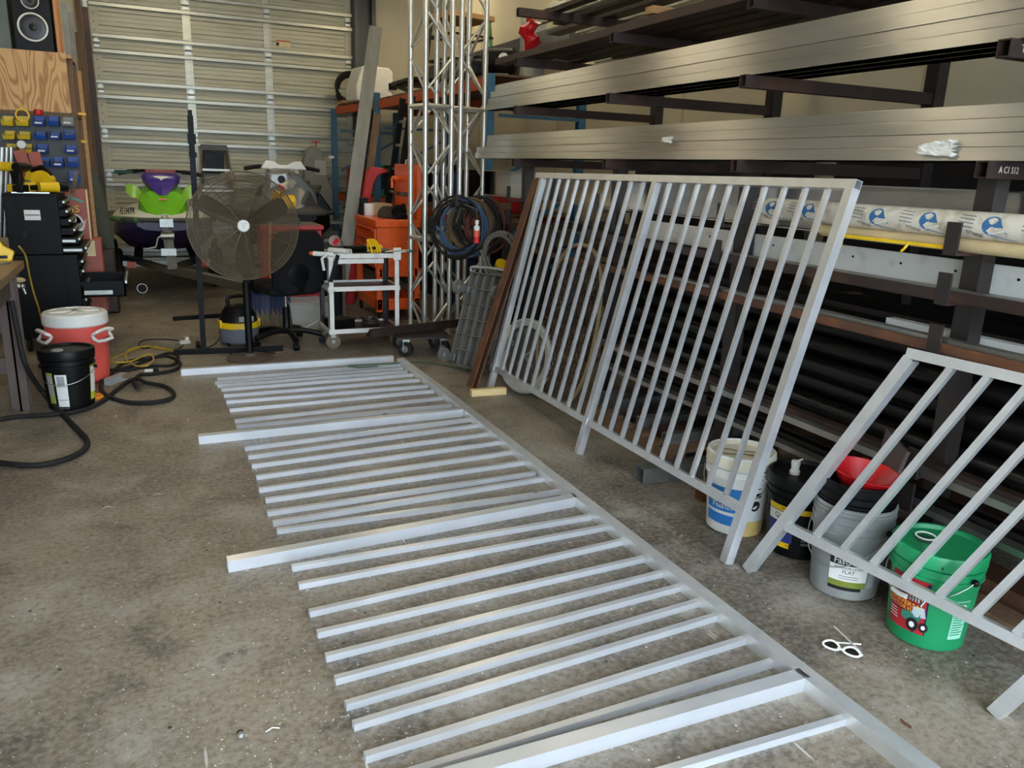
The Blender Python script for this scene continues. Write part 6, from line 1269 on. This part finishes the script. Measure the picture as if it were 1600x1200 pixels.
part(cs_, MB().box((0, 0, .006), (.28, .14, .008)), 'shoe', galv); part(cs_, MB().cyl((0, -.03, .09), (0, .0, .09), .085, 24), 'blade_guard', yellow); part(cs_, MB().cyl((0, .0, .10), (0, .11, .10), .042, 16), 'motor', yellow); part(cs_, MB().box((-.11, .05, .13), (.09, .08, .10), Matrix.Rotation(.4, 3, 'Y')), 'battery', yellow, bev=.008); part(cs_, MB().sweep([(.06, .02, .14), (.0, .02, .20), (-.10, .02, .17)], .02, 8, sm=4), 'handle', blk_plastic)
iw = thing('impact_wrench', 'yellow impact wrench lying at the right of the chest top', 'wrench', (-.68, 7.58, ZK), .4, gT)
part(iw, MB().cyl((-.12, 0, .05), (.02, 0, .05), .042, 14), 'body', yellow); part(iw, MB().cyl((.02, 0, .05), (.09, 0, .05), .036, 14, .02), 'nose', blk_plastic); part(iw, MB().bar((-.08, 0, .05), (-.13, .14, .04), .045, .04), 'grip', blk_plastic, bev=.008); part(iw, MB().box((-.14, .17, .04), (.08, .06, .08)), 'battery', yellow, bev=.006)
pw = thing('planer', 'silver and red handled sander leaning on the chest top', 'sander', (-.86, 7.85, ZK), .3, gT)
part(pw, MB().box((0, 0, .05), (.10, .22, .09)), 'body', alum_old, bev=.01); part(pw, MB().lathe([(.055, .09), (.06, .12), (.045, .16), (0, .165)], (.02, .03, 0), 18), 'red_knob', red_plastic)
for i, (px, py, px2, py2, lb) in enumerate(((22, 238, 46, 292, 'wide red oxide channel leaning behind the power tools'), (45, 240, 58, 275, 'short red oxide channel leaning beside the wide one'))):
    a, b = AY(px, py, 8.05), AY(px2, py2, 8.0); a = a+(a-b)*.0
    bot = V(b.x, b.y, ZK); 
    solo(MB().chan(bot, a, .085, .05, .006, (0, -1, 0)), 'red_channel', redbrown, lb, 'steel bar', gT, smooth=0)
solo(MB().bar(AY(112, 300, 7.9)+V(0, 0, -.02), AY(120, 268, 7.95), .012, .03), 'metal_shears', alum_old, 'grey shears standing at the right corner of the chest top', 'shears')
solo(MB().bar((-.72, 7.50, ZK+.006), (-.98, 7.47, ZK+.006), .018, .01), 'steel_ruler', galv, 'thin steel ruler lying along the chest front edge', 'ruler')
solo(MB().cyl((-.70, 7.94, ZK+.04), (-.62, 7.96, ZK+.04), .04, 16), 'tape_roll', blk_rubber, 'dark tape roll on the far right of the chest top', 'tape')
for i, (px, y) in enumerate(((4, 8.3), (11, 8.32), (18, 8.34))):
    q = AY(px, 240, y-.3); solo(MB().cyl((q.x-.1, y-.3, 0.9), (q.x, y-.3, q.z+.05), .035, 14), 'gas_cylinder', galv if i != 1 else alum_old, f'{NUM[i]} grey tube from the left behind the power tools', 'tube', 'grey tubes behind the chest')
# ------------------------------------------------------------------ work bench, yellow tool
bn = thing('work_bench', 'timber topped steel work bench at the left edge', 'bench', (-1.35, 5.0, 0))
BZ = AY(38, 407, 6.15).z; BX = AY(38, 407, 6.15).x
btop = mat('bench_top_wood', (138, 112, 82), .55, 0, .2, 6, stretch=(4, .6, 4))
for k in range(5): part(bn, MB().bb(-1.9+k*(BX+1.9)/5, -1.9+(k+1)*(BX+1.9)/5-.004, 3.4, 6.15, BZ-.05, BZ), 'top_plank', btop, w=True, bev=.003)
bsteel = mat('bench_brown_steel', (88, 74, 66), .55, .2, .2, 5)
lx = F(48, 642).x; ly = F(48, 642).y
part(bn, MB().bb(lx-.10, lx, ly, ly+.012, 0, BZ-.05).bb(lx-.056, lx-.044, ly, ly+.12, 0, BZ-.05).bb(lx-.10, lx, ly+.11, ly+.122, 0, BZ-.05), 'leg', bsteel, w=True, smooth=0)
part(bn, MB().bb(-1.85, -1.77, 5.7, 5.8, 0, BZ-.05), 'leg', bsteel, w=True); part(bn, MB().bb(lx-.08, lx, 3.5, 3.6, 0, BZ-.05), 'leg', bsteel, w=True); part(bn, MB().bb(-1.85, -1.77, 3.5, 3.6, 0, BZ-.05), 'leg', bsteel, w=True)
part(bn, MB().bar((-1.8, ly+.05, BZ-.11), (lx-.02, ly+.05, BZ-.11), .06, .12), 'cross_beam', bsteel, w=True); part(bn, MB().bar((lx-.05, 3.5, BZ-.11), (lx-.05, 6.1, BZ-.11), .05, .12), 'side_beam', bsteel, w=True)
part(bn, MB().bar((lx-.06, ly+.05, .62), (lx-.62, ly+.05, .12), .05, .10), 'brace', bsteel, w=True); part(bn, MB().bar((lx-.06, ly+.05, .30), (-1.8, ly+.05, .30), .05, .10), 'lower_rail', bsteel, w=True)
ym = thing('band_file', 'yellow corded power tool resting on the bench corner', 'power tool', (-.93, 6.0, BZ), .2)
part(ym, MB().prism([(-.12, .0), (.10, .0), (.12, .06), (.06, .10), (.03, .17), (-.02, .24), (-.06, .15), (-.12, .16), (-.07, .09), (-.03, .07), (-.06, .04), (-.12, .05)], (0, 0, .012), (1, 0, 0), (0, 0, 1), -.05), 'body', yellow, bev=.008); part(ym, MB().cyl((0, -.025, .0), (0, -.025, .014), .09, 20), 'base_ring', galv); part(ym, MB().box((.05, -.054, .045), (.045, .004, .02)), 'badge', blk_plastic)
A_ = [AY(30, 385, 6.0), AY(40, 400, 6.12), AY(46, 430, 6.3), AY(52, 455, 6.5), AY(60, 480, 6.7), AY(66, 503, 6.85), F(80, 545)]
solo(MB().sweep(A_, .006, 6, sm=5), 'power_cable', yellow_cord_m, 'yellow power cord hanging from the tool on the bench', 'cord')
rg_ = thing('spring_clamp', 'white and silver clamp on the bench edge', 'clamp', (AY(30, 442, 5.9).x, 5.9, BZ-.05))
a = AY(6, 443, 5.85); b_ = AY(35, 447, 5.85); part(rg_, MB().bar(a, b_, .02, .018), 'bar', white_paint, w=True); part(rg_, MB().ball(b_, .018).cyl(b_, b_+V(.012, 0, -.05), .008, 8), 'jaw', galv, w=True); part(rg_, MB().ball(a+V(.08, 0, .02), .03, 10, (1.4, 1, .6)), 'rag', cardboard, w=True)
# ------------------------------------------------------------------ cooler and black pail
salmon = mat('salmon_plastic', (226, 92, 80), .45, 0, .06, 10)
cx, cy = -.545, 6.42
co = thing('drink_cooler', 'salmon red drink cooler with a white lid behind the black pail', 'cooler', (cx, cy, 0), -.1)
part(co, MB().lathe([(.17, 0), (.185, .02), (.195, .12), (.20, .40), (.205, .42), (.195, .425), (0, .425)], n=40), 'body', salmon)
part(co, MB().lathe([(.205, .42), (.215, .43), (.212, .495), (.20, .51), (.17, .515), (.165, .505), (0, .505)], n=40), 'lid', white_plastic)
for k in range(3): part(co, MB().box((0, 0, .510), (.32, .035, .014), Matrix.Rotation(k*PI/3+.3, 3, 'Z')), 'lid_rib', white_plastic, bev=.004)
for s_ in (1, -1):
    a = s_*math.radians(58)-PI/2+math.radians(0); d = V(math.cos(a), math.sin(a), 0); e = V(-d.y, d.x, 0)
    part(co, MB().sweep([d*.20-e*.08+V(0, 0, .36), d*.235-e*.08+V(0, 0, .385), d*.245+V(0, 0, .40), d*.235+e*.08+V(0, 0, .385), d*.20+e*.08+V(0, 0, .36), d*.235+e*.07+V(0, 0, .32), d*.235-e*.07+V(0, 0, .32)], .012, 8, True, sm=2), 'handle', white_plastic)
    part(co, MB().box(d*.205+V(0, 0, .36), (.02, .13, .06), Matrix.Rotation(a, 3, 'Z')), 'handle_mount', salmon, bev=.005)
pb = Bucket('black pail with white barcode label in front of the salmon cooler', (-.56, 5.735), blk_plastic, blk_plastic, h=.385, r0=.135, r1=.155, group='buckets on the left')
pb.patch(-32, -6, .03, .245, white_paper, 'label'); pb.patch(-28, -11, .175, .235, mat('grey_barcode', (150, 150, 150), .7), 'barcode', .002); pb.patch(-30, -8, .165, .168, blk_ink, 'label_rule', .002); pb.patch(-30, -8, .075, .078, blk_ink, 'label_rule', .002)
pb.patch(-56, -38, .05, .255, mat('olive_edge', (150, 150, 60), .6), 'side_label_edge'); pb.patch(-55, -40, .10, .235, ltgrey, 'side_label', .002); pb.patch(52, 80, .05, .29, mat('olive_edge', (150, 150, 60)), 'side_label_edge'); pb.patch(54, 78, .10, .27, white_paper, 'side_label', .002); pb.patch(53, 79, .055, .10, mat('lime_band', (206, 206, 40), .5), 'side_label_band', .002)
pb.text('YOU MUST', -18, .018, .012, wht_ink)
pb.bail(.27, .09, 70, grip=False)
part(pb.t, MB().lathe([(.036, .376), (.036, .384), (.028, .388), (0, .386)], (-.05, -.02, 0), 18), 'spout_cap', ltgrey)
q = F(150, 624); solo(MB().lathe([(.07, 0), (.075, .006), (.07, .014), (.03, .018), (0, .018)], (q.x-.02, q.y+.05, .0), 28), 'orange_disc', mat('orange_lid', (244, 156, 40), .5), 'round orange plastic lid on the floor beside the black pail', 'lid')
# ------------------------------------------------------------------ hoses and cords on the floor
def hose(pts, r, m, name, label, cat='hose', n=8):
    P = []
    for p in pts:
        z = p[2] if len(p) > 2 else r
        P.append(F(p[0], p[1], z) if len(p) < 4 else AY(p[0], p[1], p[3]))
    return solo(MB().sweep(P, r, n, sm=6), name, m, label, cat)
hose([(18, 470, 0, 5.62), (28, 520, 0, 5.60), (40, 570, 0, 5.55), (66, 612, .10), (96, 645), (122, 672), (136, 688), (130, 704), (100, 718), (55, 727), (0, 723), (-60, 712)], .016, blk_rubber, 'welding_hose', 'thick black hose hanging from the bench and looping over the floor')
hose([(-40, 664), (20, 652), (80, 648), (128, 641), (160, 627), (180, 611), (200, 596), (216, 592, .03), (228, 598, .03), (255, 603), (270, 612), (268, 622), (245, 628), (205, 629), (176, 622), (160, 612), (158, 596)], .015, blk_rubber, 'black_hose', 'thick black hose running behind the pail into a loop on the floor')
hose([(160, 596), (178, 580), (195, 566), (230, 560), (262, 557, .03), (281, 567, .02), (272, 578), (240, 584), (218, 586), (210, 597), (216, 606, .03)], .014, blk_rubber, 'black_hose', 'thick black hose bunched beside the tube stand')
hose([(150, 570), (170, 578), (200, 574), (232, 562), (262, 552), (278, 556), (270, 570), (235, 572), (200, 578), (175, 578)], .012, blk_rubber, 'black_hose', 'thinner black hose lying under the yellow cord')
hose([(150, 560), (178, 566, .03), (206, 564, .035), (232, 553, .03), (240, 561, .03), (230, 571, .03), (212, 571, .03), (197, 560, .035), (203, 546, .03), (230, 541), (262, 545), (280, 552), (258, 546), (225, 542), (200, 550), (172, 562)], .0065, yellow_cord_m, 'extension_cable', 'yellow extension cord looped on the floor near the cooler', 'cord', 6)
hose([(320, 540), (300, 548), (282, 551), (272, 548), (285, 541), (280, 533), (255, 530), (228, 531), (217, 537), (224, 544), (240, 541)], .0055, blk_rubber, 'power_cable', 'thin black cord looping from the tube stand', 'cord', 6)
hose([(240, 0, 0, 0)] if False else [(430, 552), (400, 548), (372, 543), (356, 546), (366, 555), (400, 557), (420, 552), (415, 546)], .006, blk_rubber, 'power_cable', 'thin black cord coiled round the fan base', 'cord', 6)
hose([(352, 508), (346, 522), (336, 537), (318, 545), (300, 549)], .005, blk_rubber, 'power_cable', 'thin black cord running from the shop vacuum', 'cord', 6)
q = F(289, 538); pg_ = thing('power_strip', 'clear multi plug lying on the floor by the tube stand', 'plug', (q.x, q.y, 0), .3)
part(pg_, MB().box((0, 0, .02), (.09, .05, .035)), 'block', mat('clear_plug', (196, 192, 182), .3), bev=.008); part(pg_, MB().box((.02, 0, .05), (.03, .03, .03)), 'plug_head', white_plastic, bev=.006); part(pg_, MB().cyl((-.05, 0, .02), (-.07, 0, .02), .012, 10), 'strain_relief', ltgrey)
q = F(168, 600); solo(MB().chan((q.x-.02, q.y-.03, 0), (q.x+.09, q.y+.13, 0), .05, .05, .004), 'channel_offcut', alum, 'short bright aluminium channel offcut beside the hose loop', 'offcut', smooth=0)
q = F(235, 582); cn_ = thing('hose_connector', 'black and white hose connector on the floor', 'connector', (q.x, q.y, 0))
part(cn_, MB().cyl((-.04, 0, .014), (.02, .0, .014), .013, 10), 'white_sleeve', white_plastic); part(cn_, MB().cyl((.02, 0, .016), (.06, 0, .016), .016, 10), 'black_collar', blk_rubber)
q = F(310, 543); solo(MB().cyl((q.x-.02, q.y, .03), (q.x+.015, q.y, .03), .03, 12), 'small_caster', blk_rubber, 'small dark caster wheel behind the tube stand', 'wheel')
hose([(590, 572, .03), (560, 574, .035), (545, 571, .03), (600, 569, .035), (655, 566, .012), (700, 572, .01), (740, 580, .01)], .005, mat('green_hose', (40, 84, 60), .5), 'green_hose', 'thin dark green hose lying across the far pickets', 'hose', 6)
